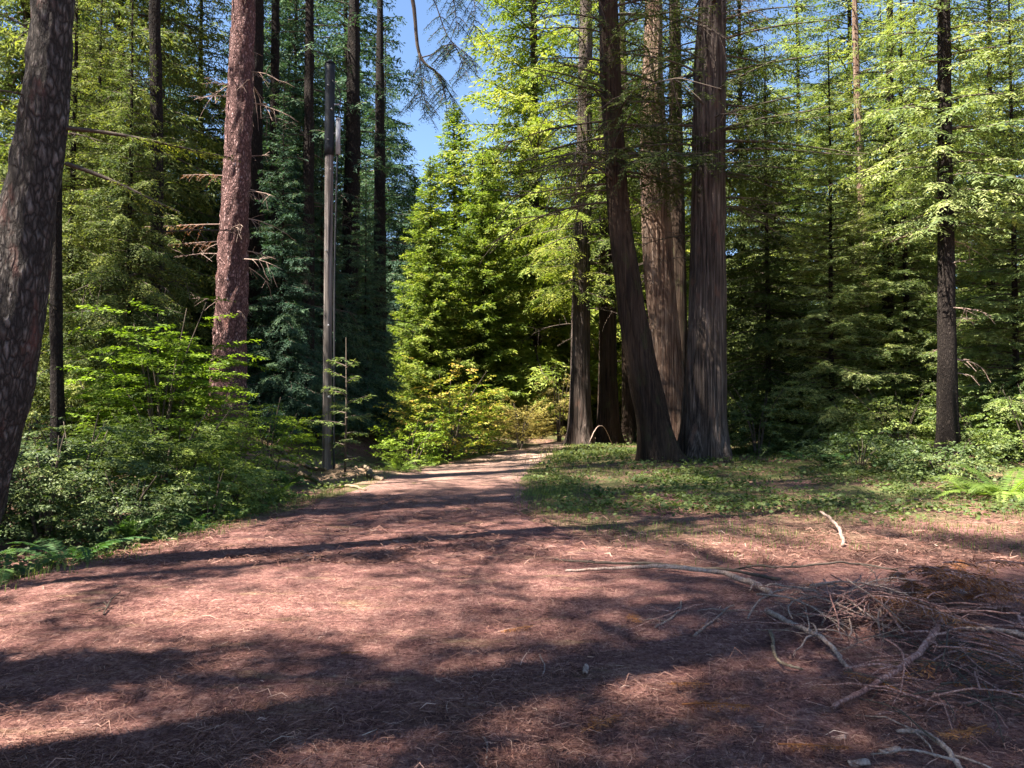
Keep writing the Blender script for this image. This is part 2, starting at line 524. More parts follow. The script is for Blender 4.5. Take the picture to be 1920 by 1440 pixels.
# ---------------------------------------------------------------- foliage generators
def spray(lf, wd, base, az, L, up=.15, droop=.35, ll=.10, lw=.035, sp_=.055, tw=.2, t0=.18, wid=.42, hang=.25,
          tr=.012, rg=None, curve=.25, tint0=.5, twigwood=False, flat=.35, seg=7, narrow=False):
    """one bough: a curved limb with side twigs that carry two ranks of leaves"""
    rg = rg or rng
    t = np.linspace(0, 1, seg)
    bend = rg.normal(0, curve)
    a = az + bend * t * t
    step = L / (seg - 1)
    x = np.concatenate([[0], np.cumsum(np.cos(a[1:]) * step)])
    y = np.concatenate([[0], np.cumsum(np.sin(a[1:]) * step)])
    z = L * (up * t - droop * t ** 2 + .35 * droop * t ** 4)
    A = np.stack([x, y, z], -1) + np.asarray(base)
    if wd is not None:
        tube(wd, A, tr * (1 - .85 * t) + .002, 4, cap=False)
    n = max(4, int(L * (1 - t0) / tw) * 2)
    tt = t0 + (1 - t0) * (np.arange(n) + rg.random(n) * .8) / n
    tt = np.clip(tt, 0, .999)
    q = tt * (seg - 1); qi = q.astype(int); qf = (q - qi)[:, None]
    B = A[qi] * (1 - qf) + A[qi + 1] * qf
    T = unit(A[qi + 1] - A[qi])
    side = np.where(np.arange(n) % 2 == 0, 1.0, -1.0)
    S = unit(np.stack([-T[:, 1], T[:, 0], np.zeros(n)], -1)) * side[:, None]
    ang = rg.normal(R(58), R(11), n) * (1 - .35 * tt)
    D = T * np.cos(ang)[:, None] + S * np.sin(ang)[:, None]
    D[:, 2] += rg.normal(-.08, .16, n)
    D = unit(D)
    tl = wid * L * ((1 - tt) ** .75 + .10) * rg.uniform(.55, 1.15, n) * np.minimum(1, .45 + tt * 1.8)
    tl = np.maximum(tl, ll * 1.2)
    # add the tip as a twig
    B = np.concatenate([B, A[-2:-1]]); D = np.concatenate([D, unit(A[-1:] - A[-2:-1])]); tl = np.concatenate([tl, [L * .22]])
    tt = np.concatenate([tt, [1]])
    m = np.maximum(2, (tl / sp_).astype(int))
    idx = np.repeat(np.arange(len(m)), m)
    s = (np.concatenate([np.arange(k) for k in m]) + .5) / m[idx]
    tdr = rg.uniform(.4, 1.6, len(m)) * hang
    P = B[idx] + D[idx] * (tl[idx] * s)[:, None]
    P[:, 2] -= tdr[idx] * tl[idx] * s * s
    Td = D[idx].copy(); Td[:, 2] -= 2 * tdr[idx] * s; Td = unit(Td)
    if twigwood and wd is not None:
        for k in range(len(m)):
            ss = np.linspace(0, 1, 4)
            Q = B[k] + D[k] * (tl[k] * ss)[:, None]; Q[:, 2] -= tdr[k] * tl[k] * ss * ss
            tube(wd, Q, .0045 * (1 - .7 * ss), 3, cap=False)
    up_ = np.array([0, 0, 1.0])
    S2 = unit(np.cross(Td, up_) + 1e-6)
    N0 = unit(np.cross(S2, Td))
    tb = rg.normal(0, .13, len(m))[idx] + tint0 + .10 * (tt[idx] - .5) + .08 * (s - .5)
    for sgn in (1, -1):
        k = len(P)
        Dl = unit(Td * rg.uniform(.45, .95, (k, 1)) + S2 * sgn * rg.uniform(.5, .95, (k, 1)) + rg.normal(0, flat * .5, (k, 3)))
        Nn = unit(N0 + rg.normal(0, flat, (k, 3)))
        size = rg.uniform(.65, 1.2, k) * (1.05 - .45 * s)
        if narrow: size2 = size * rg.uniform(.5, .9, k); size = size * 1.25
        else: size2 = size
        leaves(lf, P + rg.normal(0, ll * .12, (k, 3)), Dl, Nn, ll * size, lw * size2, np.clip(tb + rg.normal(0, .09, k), 0, 1))


def crown(seed, Hh, hb, Rr, nb, prof=1.0, up=.12, droop=.35, axis=None, jit=.3, low=1.0, top=None, bias=.92, **kw):
    """limbs and needles of a whole conifer, local to its base"""
    rg = np.random.default_rng(seed)
    lf, wd = MB(), MB()
    top = top or Hh
    t = (np.arange(nb) + rg.random(nb)) / nb
    t = t ** bias
    az = np.arange(nb) * 2.39996 + rg.normal(0, .45, nb)
    for k in range(nb):
        z = hb + (top - .4 - hb) * t[k]
        fr = (z - hb) / (Hh - hb)
        Lb = Rr * (max(1 - fr, .02) ** prof) * rg.uniform(1 - jit, 1 + jit * .55)
        Lb *= min(1, low + fr * 4)
        Lb = max(Lb, .35)
        c = np.array([0, 0, z]) if axis is None else axis(z)
        spray(lf, wd, c, az[k], Lb, up=up * rg.uniform(.2, 1.7) + .25 * fr, droop=droop * rg.uniform(.6, 1.4) * (1 - .5 * fr),
              rg=rg, tr=.010 + .010 * Lb, tint0=.5 + rg.normal(0, .10), narrow=True, **kw)
    return lf, wd


def bare(wd, base, az, L, up=0.0, droop=.2, r=.02, rg=None, sub=5, wig=.12):
    """a dead, needle-less limb with side twigs"""
    rg = rg or rng
    n = 8
    t = np.linspace(0, 1, n)
    a = az + np.cumsum(rg.normal(0, wig, n))
    P = np.stack([np.cumsum(np.cos(a)) * L / n, np.cumsum(np.sin(a)) * L / n, L * (up * t - droop * t * t) + np.cumsum(rg.normal(0, wig * .25, n)) * L / n], -1)
    P = P - P[0] + np.asarray(base)
    tube(wd, P, r * (1 - .8 * t) + .0025, 5)
    for k in range(sub):
        q = rg.integers(2, n - 1)
        d = rg.normal(0, 1, 3); d[2] -= .3
        d = unit(d + 1.2 * unit(P[q] - P[q - 1]))
        l = L * rg.uniform(.12, .35)
        s = np.linspace(0, 1, 5)[:, None]
        Q = P[q] + d * l * s + rg.normal(0, .03 * l, (5, 3)) * s - np.array([0, 0, 1]) * (.25 * l * s * s)
        tube(wd, Q, r * .4 * (1 - .75 * s[:, 0]) + .002, 4, cap=False)


def trunk_mesh(name, P, rad, mat, nth=48, dz=.08, kind='redwood', flare=.35, seed=0, zvis=14):
    """P: control points (local), rad: radii; fluted or scaly bark as real relief"""
    P = np.asarray(P, float); rad = np.asarray(rad, float)
    Ltot = np.linalg.norm(np.diff(P, axis=0), axis=1).sum()
    n = int(min(Ltot, zvis) / dz) + int(max(0, Ltot - zvis) / .6) + 4
    tq = np.concatenate([np.linspace(0, min(1, zvis / Ltot), int(min(Ltot, zvis) / dz)), np.linspace(min(1, zvis / Ltot), 1, max(3, int(max(0, Ltot - zvis) / .6)))[1:]])
    D = np.concatenate([[0], np.cumsum(np.linalg.norm(np.diff(P, axis=0), axis=1))]) / Ltot
    C = np.stack([np.interp(tq, D, P[:, k]) for k in range(3)], -1)
    # smooth the axis
    for k in range(3):
        ker = np.ones(9) / 9
        pad = np.concatenate([np.full(4, C[0, k]), C[:, k], np.full(4, C[-1, k])])
        C[1:-1, k] = np.convolve(pad, ker, 'valid')[1:-1]
    rr = np.interp(tq, D, rad)
    s = tq * Ltot
    rr = rr * (1 + flare * np.exp(-s / .55) + flare * .35 * np.exp(-s / 1.8))
    th = np.arange(nth) / nth
    TH, S = np.meshgrid(th, s)
    if kind == 'redwood':
        k1 = max(9, int(rad[0] * 44))
        ph = 1.6 * (fbm(TH * 0 + 3, S * .35, seed, 3) - .5)
        def per(kk, zz, sd):
            a = (TH * kk + ph * kk / 14) % kk
            f = a - np.floor(a)
            i0 = np.floor(a).astype(int) % kk; i1 = (i0 + 1) % kk
            g0 = vnoise(i0 * 7.3 + sd, S * zz + i0 * 3.7, sd); g1 = vnoise(i1 * 7.3 + sd, S * zz + i1 * 3.7, sd)
            f = f * f * (3 - 2 * f)
            return g0 * (1 - f) + g1 * f
        a1 = per(k1, .45, seed + 1); a2 = per(k1 * 2, 1.1, seed + 2); a3 = per(max(4, k1 // 3), .22, seed + 3)
        ridge = 1 - np.abs(a1 - .5) * 2
        wob = 1 + .20 * (ridge - .6) + .10 * (a2 - .5) + .16 * (a3 - .5)
        lob = 1 + .34 * np.exp(-S / .55) * np.cos(2 * math.pi * (TH * 5 + .1 * seed))
        wob = wob * lob
    else:
        kk = max(10, int(rad[0] * 50))
        a = TH * kk
        f = a - np.floor(a); i0 = np.floor(a).astype(int) % kk; i1 = (i0 + 1) % kk
        f = f * f * (3 - 2 * f)
        g = vnoise(i0 * 5.1, S * 6 + i0 * 2.3, seed) * (1 - f) + vnoise(i1 * 5.1, S * 6 + i1 * 2.3, seed) * f
        g2 = fbm(np.cos(TH * 6.283) * 2 + 5, S * 1.2 + np.sin(TH * 6.283) * 2, seed + 4, 3)
        wob = 1 + .17 * (g - .5) + .24 * (g2 - .5)
        wob = wob * (1 + .22 * np.exp(-S / .6) * np.cos(2 * math.pi * (TH * 4 + .13 * seed)))
    mb = MB()
    T = unit(np.gradient(C, axis=0))
    A = unit(np.cross(T, np.array([0, 1.0, 0]))); B = np.cross(T, A)
    ang = TH * 2 * math.pi
    V = C[:, None] + (np.cos(ang)[..., None] * A[:, None] + np.sin(ang)[..., None] * B[:, None]) * (rr[:, None] * wob)[..., None]
    m = len(s)
    i = np.arange(m - 1)[:, None] * nth; j = np.arange(nth)[None]; k = (j + 1) % nth
    mb.add(V, np.stack([i + j, i + k, i + nth + k, i + nth + j], -1))
    return mb.mesh(name, mat)


def px_axis(spec, Y, top, lean_y=0.0):
    """trunk axis and radii from photo pixels [(u, v, width)], bottom first; base set on the ground"""
    P = np.array([at(u, v, Y) for u, v, w in spec])
    rad = np.array([w / 2 / FPX * Y for u, v, w in spec])
    b = P[0]
    gx, gy = b[0], b[1]
    gz = Hs(gx, gy)
    d = (P[1] - P[0]) / (P[1, 2] - P[0, 2])
    P0 = P[0] + d * (gz - .25 - P[0, 2])
    P = np.concatenate([[P0], P]) if P0[2] < P[0, 2] - .05 else P
    rad = np.concatenate([[rad[0]], rad]) if len(rad) < len(P) else rad
    d = (P[-1] - P[-2]) / (P[-1, 2] - P[-2, 2])
    z1 = P[-1, 2]
    ext = [P[-1] + d * (top - z1) * f * np.array([.6, .6, 1]) for f in (.5, 1)]
    P = np.concatenate([P, ext]); rad = np.concatenate([rad, [rad[-1] * .6, .05]])
    base = np.array([P[0][0], P[0][1], gz])
    return P - base, rad, base


def axis_fn(P):
    def f(z):
        return np.array([np.interp(z, P[:, 2], P[:, 0]), np.interp(z, P[:, 2], P[:, 1]), z])
    return f


def tree_parts(root, trunk=None, crown_lf=None, limb=None, leafmat=None, limbmat=None, names=('trunk', 'crown', 'limbs')):
    if trunk: link('trunk', trunk, root)
    if limb is not None and limb.n: link('branch_frame', limb.mesh('branch_frame', limbmat or M['limb'], True), root)
    if crown_lf is not None and crown_lf.n: link('crown', crown_lf.mesh('crown', leafmat, False), root)

SHADERS = [
    ('tall', -11.3, -7.0, 40), ('tall', -7.5, -8.3, 38), ('tall', -8.3, 0, 38), ('tall', -5.6, -12, 40),
    ('tall', -9.9, -3.7, 34), ('bright', -6.9, 2.3, 8.6), ('airy', -9.4, 4.2, 17), ('tall', -9.8, 7.9, 38), ('airy', -12.1, 7.8, 24), ('giant', -13.8, 11.0, 48),
]
# ---------------------------------------------------------------- the trees whose trunks stand out
def big_tree(name, label, spec, Y, top, mat, kind, leaf, hb, Rr, nb, seed, flare=.42, group=None, nth=64, droop=.4, up=.1,
             bares=0, bz=(3, 12), blen=(.8, 2.6), bmat=None, baz=None, ll=.12, lw=.045, low=.6, tw=.2, sp_=.07, ctop=None, prof=1.0, bias=.92, t0=.15):
    P, rad, base = px_axis(spec, Y, top)
    root = thing(name, label, 'tree', base, group=group)
    link('trunk', trunk_mesh('trunk', P, rad, mat, nth, .25 if nth < 50 else .11 if kind == 'redwood' else .085, kind, flare, seed), root)
    ax = axis_fn(P)
    if nb:
        lf, wd = crown(seed, top, hb, Rr, nb, axis=ax, droop=droop, up=up, ll=ll, lw=lw, low=low, tw=tw, sp_=sp_, top=ctop, prof=prof, bias=bias, hang=.5, t0=t0)
        link('branch_frame', wd.mesh('branch_frame', M['limb']), root)
        link('crown', lf.mesh('crown', G[leaf], False), root)
    rg = np.random.default_rng(seed + 99)
    for k in range(bares):
        wd = MB()
        z = rg.uniform(*bz)
        az = rg.uniform(0, 6.283) if baz is None else rg.normal(baz[k % len(baz)], .6)
        L = rg.uniform(*blen)
        bare(wd, ax(z), az, L, rg.uniform(-.05, .2), rg.uniform(.05, .35), .008 + .006 * L, rg, sub=int(3 + L * 3))
        link('dead_branch', wd.mesh('dead_branch', bmat or M['limb']), root)
    return root, ax, base


# leaning grey trunk at the left edge
t1, ax1, b1 = big_tree('spruce_tree', 'thick grey leaning spruce trunk rising at the left edge of the picture',
                       [(-34, 850, 104), (10, 700, 104), (44, 480, 98), (80, 240, 80), (101, 0, 70)], 7.4, 24, M['grey_bark'], 'scaly', 'olive', 7.2, 3.8, 72, 301, prof=.6,
                       nth=72, ll=.13, lw=.05, bares=3, bz=(2.5, 5), blen=(.5, 1.1))
lf, wd = MB(), MB()
p0 = at(125, 240, 7.4) - b1
for (az, L, up_, dr, dz) in ((.10, 1.55, -.05, .16, 0), (-.1, 1.15, -.3, .2, -.35)):
    spray(lf, wd, p0 + np.array([0, 0, dz]), az, L, up=up_, droop=dr, ll=.055, lw=.016, sp_=.022, tw=.07, wid=.28, t0=.35, hang=.15, tr=.022, curve=.1, twigwood=True, tint0=.75)
link('branch_frame', wd.mesh('bough_wood', M['limb']), t1)
link('bough', lf.mesh('bough', G['bright'], False), t1)
# its long drooping bough that hangs into the sky gap
lf, wd = MB(), MB()
z0 = ax1(7.3)
limb = spline([z0, at(420, -150, 7.6) - b1, at(640, -130, 8.0) - b1, at(760, -40, 8.2) - b1, at(786, 100, 8.3) - b1, at(822, 140, 8.3) - b1, at(838, 190, 8.3) - b1], 40)
tube(wd, limb, np.linspace(.045, .004, 40), 6)
for pts in ([(700, -90), (800, -20), (835, 60), (858, 95), (872, 140)], [(790, 108), (815, 100), (838, 84), (858, 88), (890, 122)], [(690, -100), (820, -60), (850, 0), (856, 50)], [(720, -80), (860, -50), (890, 10), (886, 55)], [(786, 100), (790, 150), (792, 200)]):
    Q = spline([at(u, v, 8.25) - b1 for u, v in pts], 16)
    tube(wd, Q, np.linspace(.008, .003, 16), 4)
    rg = np.random.default_rng(len(pts) + 40)
    for q in Q[6:]:
        for _ in range(2):
            spray(lf, wd, q, rg.uniform(0, 6.28), rg.uniform(.10, .26), up=-.3, droop=1.1, ll=.032, lw=.008, sp_=.012, tw=.035, wid=.35, t0=.05, hang=1.2, tr=.003, tint0=.4, rg=rg, seg=5)
for q in limb[26:]:
    for _ in range(2):
        spray(lf, wd, q, rng.uniform(0, 6.28), rng.uniform(.12, .34), up=-.3, droop=1.1, ll=.034, lw=.008, sp_=.012, tw=.035, wid=.35, t0=.05, hang=1.2, tr=.003, tint0=.4, seg=5)
link('hanging_bough_wood', wd.mesh('hanging_bough_wood', M['limb']), t1)
link('hanging_bough', lf.mesh('hanging_bough', G['blue'], False), t1)

# sunlit spruce with scaly pinkish bark
t2, ax2, b2 = big_tree('spruce_tree', 'sunlit spruce with scaly pinkish bark and dead stubs, left of the pole',
                       [(424, 800, 68), (428, 700, 62), (433, 600, 57), (440, 400, 52), (450, 200, 46), (457, 0, 42)], 18.5, 27, M['spruce'], 'scaly', 'olive', 14.5, 2.8, 32, 302,
                       nth=80, flare=.35, bares=34, bz=(3.0, 11.5), blen=(.4, 1.7), bmat=M['dead_wood'], baz=[0, .5, -.8, 1.0, 3.6, -1.7, 2.4], ll=.13, lw=.045)
# brown dead bough on its left
lf, wd = MB(), MB()
for dz, L in ((5.15, 2.0), (4.75, 1.5), (6.3, 1.2)):
    spray(lf, wd, ax2(dz), math.pi + .15 + (dz - 5) * .35, L, up=.0, droop=.12, ll=.07, lw=.012, sp_=.05, tw=.12, wid=.3, t0=.3, hang=.5, tr=.016, twigwood=True)
link('dead_bough_wood', wd.mesh('dead_bough_wood', M['dead_wood']), t2)
link('dead_bough', lf.mesh('dead_bough', G['brown'], False), t2)

big_tree('spruce_tree', 'dark straight trunk close behind the sunlit pinkish spruce',
         [(470, 700, 40), (474, 400, 37), (477, 0, 33)], 21.5, 26, M['dark_bark'], 'scaly', 'blue', 13, 2.8, 36, 303, nth=40, bares=8, bz=(2, 9), ll=.16, lw=.06)
big_tree('spruce_tree', 'dark slim trunk between the leaning grey trunk and the pinkish spruce',
         [(296, 700, 24), (294, 260, 22), (290, 0, 20)], 16.5, 24, M['dark_bark'], 'scaly', 'olive', 12, 2.2, 40, 304, nth=36, bares=6, bz=(2, 9), ll=.13, lw=.05, droop=.6)

# redwood group right of the track
RG = 'redwood group right of the track'
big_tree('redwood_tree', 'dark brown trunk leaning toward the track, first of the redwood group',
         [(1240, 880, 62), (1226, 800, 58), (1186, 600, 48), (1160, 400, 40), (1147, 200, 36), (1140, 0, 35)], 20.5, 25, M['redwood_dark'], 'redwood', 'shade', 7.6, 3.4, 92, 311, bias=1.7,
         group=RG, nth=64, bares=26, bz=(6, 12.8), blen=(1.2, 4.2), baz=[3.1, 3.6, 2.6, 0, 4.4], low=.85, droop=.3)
big_tree('redwood_tree', 'redwood with sunlit orange-tan bark patch, middle of the group',
         [(1262, 830, 62), (1254, 700, 56), (1234, 500, 54), (1225, 300, 50), (1224, 130, 36), (1226, 0, 30)], 23.5, 27, M['redwood'], 'redwood', 'shade', 9.6, 2.8, 64, 312, bias=1.6,
         group=RG, nth=96, bares=12, bz=(5, 13), blen=(.7, 2.2), low=.5)
big_tree('redwood_tree', 'broadest straight redwood with furrowed bark, front of the group',
         [(1320, 880, 82), (1320, 800, 75), (1325, 600, 64), (1328, 400, 60), (1331, 130, 55), (1335, 0, 48)], 21, 30, M['redwood_grey'], 'redwood', 'shade', 7.8, 3.9, 90, 313, bias=1.7,
         group=RG, nth=120, flare=.28, bares=16, bz=(6, 12.6), blen=(1.0, 3.2), baz=[0, .5, -.6, 1.5, 3.0], low=.85, droop=.3)
big_tree('redwood_tree', 'reddish trunk with sunlit base beside the far end of the track',
         [(1086, 834, 42), (1087, 700, 36), (1090, 500, 32), (1094, 400, 30), (1098, 100, 24)], 31, 26, M['redwood_grey'], 'redwood', 'bright', 6, 4.0, 84, 314, bias=1.5,
         group=RG, nth=64, bares=10, bz=(4, 12), blen=(1, 3), ll=.16, lw=.06)
big_tree('redwood_tree', 'mossy dark trunk between the reddish trunk and the leaning one',
         [(1142, 834, 38), (1140, 700, 34), (1138, 500, 31), (1136, 100, 24)], 32, 26, M['redwood_dark'], 'redwood', 'shade', 6.5, 3.6, 76, 315, bias=1.5,
         group=RG, nth=56, bares=6, bz=(4, 12), blen=(1, 3), ll=.16, lw=.06)
big_tree('redwood_tree', 'slender shaded trunk just behind the leaning trunk',
         [(1180, 832, 24), (1176, 650, 22), (1170, 300, 19)], 33.5, 24, M['redwood_dark'], 'redwood', 'shade', 9, 3.6, 50, 316,
         group=RG, nth=40, bares=3, bz=(4, 12), ll=.16, lw=.06)
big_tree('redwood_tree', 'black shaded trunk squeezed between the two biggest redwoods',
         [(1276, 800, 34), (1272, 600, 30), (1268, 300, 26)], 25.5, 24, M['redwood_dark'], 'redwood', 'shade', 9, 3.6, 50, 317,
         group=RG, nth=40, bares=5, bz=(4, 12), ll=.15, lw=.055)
big_tree('redwood_tree', 'black straight trunk alone among pale foliage at right',
         [(1776, 800, 34), (1775, 600, 29), (1773, 430, 26), (1770, 0, 20)], 19, 24, M['dark_bark'], 'redwood', 'pale', 5.8, 2.5, 110, 318, bias=1.7, t0=.03,
         nth=48, bares=9, bz=(2.2, 6), blen=(.6, 1.8), bmat=M['dead_wood'], ll=.15, lw=.07, prof=.6, tw=.17)
big_tree('redwood_tree', 'thin dark trunk just left of the lone black trunk',
         [(1664, 800, 22), (1665, 540, 20), (1668, 200, 15)], 24, 20, M['dark_bark'], 'redwood', 'pale', 5.2, 2.6, 60, 319, t0=.03, bias=1.4, nth=32, ll=.14, lw=.055)
big_tree('redwood_tree', 'thin reddish trunk in the sunlit stand at right',
         [(1622, 800, 18), (1622, 540, 16), (1608, 200, 13)], 27, 22, M['redwood'], 'redwood', 'pale', 5.5, 2.6, 60, 320, t0=.03, bias=1.4, nth=32, ll=.15, lw=.06)
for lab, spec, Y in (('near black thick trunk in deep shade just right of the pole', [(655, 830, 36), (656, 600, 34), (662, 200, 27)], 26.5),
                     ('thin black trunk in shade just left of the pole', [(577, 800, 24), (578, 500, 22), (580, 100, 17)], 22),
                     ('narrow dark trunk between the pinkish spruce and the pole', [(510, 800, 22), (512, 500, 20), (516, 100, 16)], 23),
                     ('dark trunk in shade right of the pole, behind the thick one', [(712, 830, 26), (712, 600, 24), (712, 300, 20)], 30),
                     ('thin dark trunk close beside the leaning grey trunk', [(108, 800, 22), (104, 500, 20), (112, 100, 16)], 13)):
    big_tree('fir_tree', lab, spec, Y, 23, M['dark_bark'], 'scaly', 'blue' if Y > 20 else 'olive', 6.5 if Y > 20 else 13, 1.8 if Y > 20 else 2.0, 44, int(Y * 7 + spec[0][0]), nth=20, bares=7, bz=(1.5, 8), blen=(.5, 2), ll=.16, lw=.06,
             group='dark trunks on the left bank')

# ---------------------------------------------------------------- the stand of whole conifers: five kinds of crown, copied
def kind_tree(key, seed, Hh, hb, Rr, nb, leaf, bark, tr, **kw):
    lf, wd = crown(seed, Hh, hb, Rr, nb, **kw)
    P = np.array([[0, 0, -.3], [.05, 0, Hh * .3], [-.05, .05, Hh * .7], [0, 0, Hh]])
    return dict(crown=lf.mesh('crown', G[leaf], False), wood=wd.mesh('branch_frame', M['limb']),
                trunk=trunk_mesh('trunk', P, [tr, tr * .85, tr * .45, .03], M[bark], 24, .25, 'redwood', .25, seed, 40), H=Hh)


K = {
    'blue': kind_tree('blue', 401, 26, 1.6, 4.6, 235, 'blue', 'dark_bark', .13, prof=.8, droop=.55, up=.10, ll=.21, lw=.095, sp_=.085, tw=.19, hang=.5, flat=.6, t0=.04, bias=1.25),
    'olive': kind_tree('olive', 403, 24, 1.8, 4.2, 225, 'olive', 'dark_bark', .17, prof=.75, droop=.6, up=.08, ll=.19, lw=.08, sp_=.08, tw=.18, hang=.75, flat=.6, t0=.04, bias=1.25),
    'bright': kind_tree('bright', 404, 16, .4, 3.3, 300, 'bright', 'dark_bark', .13, prof=.8, droop=.25, up=.22, ll=.25, lw=.13, sp_=.095, tw=.19, hang=.3, flat=.6, t0=.04, bias=1.1),
    'bright2': kind_tree('bright2', 405, 26, 1.0, 4.6, 235, 'bright', 'redwood_dark', .2, prof=.7, droop=.45, up=.15, ll=.22, lw=.10, sp_=.09, tw=.20, hang=.45, flat=.6, t0=.04, bias=1.25),
    'pale': kind_tree('pale', 406, 24, .7, 4.6, 245, 'pale', 'dark_bark', .15, prof=.72, droop=.34, up=.15, ll=.18, lw=.085, sp_=.08, tw=.18, hang=.2, flat=.4, t0=.04, bias=1.3),
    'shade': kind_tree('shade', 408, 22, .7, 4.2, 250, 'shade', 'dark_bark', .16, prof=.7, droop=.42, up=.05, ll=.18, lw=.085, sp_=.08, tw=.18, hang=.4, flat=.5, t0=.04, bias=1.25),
}
K['tall'] = kind_tree('tall', 409, 40, 15, 4.6, 95, 'olive', 'dark_bark', .4, prof=.6, droop=.45, up=.1, ll=.24, lw=.11, sp_=.11, tw=.24, hang=.5, flat=.6, bias=1.0)
K['airy'] = kind_tree('airy', 410, 22, 6, 3.4, 44, 'olive', 'dark_bark', .2, prof=.6, droop=.4, up=.1, ll=.2, lw=.10, sp_=.09, tw=.2, hang=.4, flat=.6, bias=1.0)
K['giant'] = kind_tree('giant', 411, 48, 29, 4.6, 62, 'olive', 'redwood_dark', .55, prof=.45, droop=.4, up=.1, ll=.3, lw=.16, sp_=.13, tw=.26, hang=.4, flat=.6, bias=1.0)
K['blue2'] = K['blue']; K['pale2'] = K['pale']


def stand(key, u, Y, hgt, label, group, rz=None, x=None, name='conifer_tree'):
    k = K[key]
    X = xat(u, Y) if x is None else x
    sc = hgt / k['H']
    r = rng.uniform(0, 6.28) if rz is None else rz
    o = thing(name, label, 'tree', (X, Y, Hs(X, Y)), r, group, sc)
    link('trunk', k['trunk'], o); link('branch_frame', k['wood'], o); link('crown', k['crown'], o)
    return o


GL, GC, GR_ = 'conifers on the left bank', 'sunlit conifers beyond the bend', 'pale green conifers on the right'
stand('olive', 215, 20.5, 23, 'olive conifer directly behind the lime green bush', GL)
stand('olive', 180, 18.5, 11, 'shorter olive conifer right behind the lime green bush', GL)
stand('olive', 130, 16, 11, 'short olive conifer right of the leaning grey trunk', GL)
stand('olive', 238, 15.8, 9.5, 'small olive conifer whose sprays hang just above the lime bush', GL)
stand('olive', 40, 22, 24, 'olive conifer behind the leaning grey trunk', GL)
stand('olive', 372, 24, 17, 'olive conifer showing between slim dark trunk and pinkish spruce', GL)
stand('olive', -90, 25, 24, 'conifer bough mass at the very left edge of the picture', GL)
stand('blue', 645, 44, 38, 'tall dark blue-green conifer behind the pole, edging the sky gap', GL)
stand('blue2', 535, 28, 19, 'blue-green conifer behind the narrow trunk left of the pole', GL)
stand('blue', 548, 27, 20, 'blue-green conifer right behind the narrow trunk left of the pole', GL)
stand('blue', 528, 20.5, 9.5, 'short dark conifer between the pinkish spruce and the pole', GL)
stand('blue', 602, 23, 9.5, 'short dark conifer directly behind the pole', GL)
stand('blue', 684, 24.5, 8.8, 'short dark conifer just right of the pole', GL)
stand('blue', 690, 31, 9, 'low dark conifer filling the shade right of the pole', GL)
stand('blue', 480, 25, 17, 'blue-green conifer low behind the pinkish spruce', GL)
stand('blue2', 720, 40, 20, 'lower blue-green conifer under the sky gap, right of the pole', GL)
stand('blue', 440, 34, 19, 'blue-green conifer behind the sunlit pinkish spruce', GL)
stand('blue2', 300, 32, 22, 'blue-green conifer far behind the slim dark trunk', GL)
stand('blue', 150, 34, 27, 'blue-green conifer far behind the lime green bush', GL)
stand('bright', 850, 40, 16.5, 'bright yellow-green young conifer whose tip points into the sky gap', GC)
stand('bright', 805, 35, 12.0, 'full bright young conifer directly behind the yellow-green bush', GC)
stand('bright', 905, 36.5, 13.0, 'full bright young conifer left of the tall straw bush', GC)
stand('bright', 775, 46, 14.0, 'smaller bright young conifer left of the pointed one', GC)
stand('bright', 925, 46, 16.0, 'bright young conifer right of the pointed one', GC)
stand('bright2', 1003, 41, 37, 'tall yellow-green conifer edging the right of the sky gap', GC)
stand('bright2', 1110, 47, 28, 'yellow-green conifer behind the reddish trunk at the bend', GC)
stand('bright2', 985, 54, 24, 'yellow-green conifer farthest down the track', GC)
stand('bright2', 1215, 44, 27, 'yellow-green conifer behind the leaning dark trunk', GC)
stand('pale', 1600, 29, 23, 'pale green conifer filling the sunlit stand at right', GR_)
stand('pale2', 1725, 33, 21, 'pale green conifer behind the lone black trunk', GR_)
stand('pale', 1865, 25, 20, 'pale green conifer right of the lone black trunk', GR_)
stand('pale', 1560, 23, 12.5, 'shorter pale conifer low beside the thin reddish trunk', GR_)
stand('pale', 1700, 23.5, 15, 'pale conifer whose low boughs reach past the lone black trunk', GR_)
stand('pale', 1905, 20, 13, 'short pale conifer at the right edge above the bright fern', GR_)
stand('pale2', 1960, 31, 22, 'pale green conifer at the right edge of the picture', GR_)
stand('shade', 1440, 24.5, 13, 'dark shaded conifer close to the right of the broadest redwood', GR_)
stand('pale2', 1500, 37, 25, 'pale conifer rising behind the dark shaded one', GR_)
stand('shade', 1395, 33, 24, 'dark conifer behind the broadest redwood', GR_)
stand('bright2', 1320, 50, 27, 'yellow-green conifer far behind the redwood group', GR_)
stand('pale', 1660, 43, 24, 'pale conifer deep in the right stand, behind the thin trunks', GR_)
stand('pale2', 1810, 45, 25, 'pale conifer deep in the right stand, beyond the lone black trunk', GR_)

# the trees that shade the track, standing left of and behind the viewer
GS = 'shade trees beyond the edge of view'
for k_, (key, x, y, hgt) in enumerate(SHADERS):
    stand(key, 0, y, hgt, {'tall': 'tall bare-stemmed conifer', 'bright': 'small conifer', 'airy': 'slim open-crowned conifer', 'giant': 'tallest bare-stemmed redwood'}[key] + ' standing out of view, shading the track', GS, x=x)

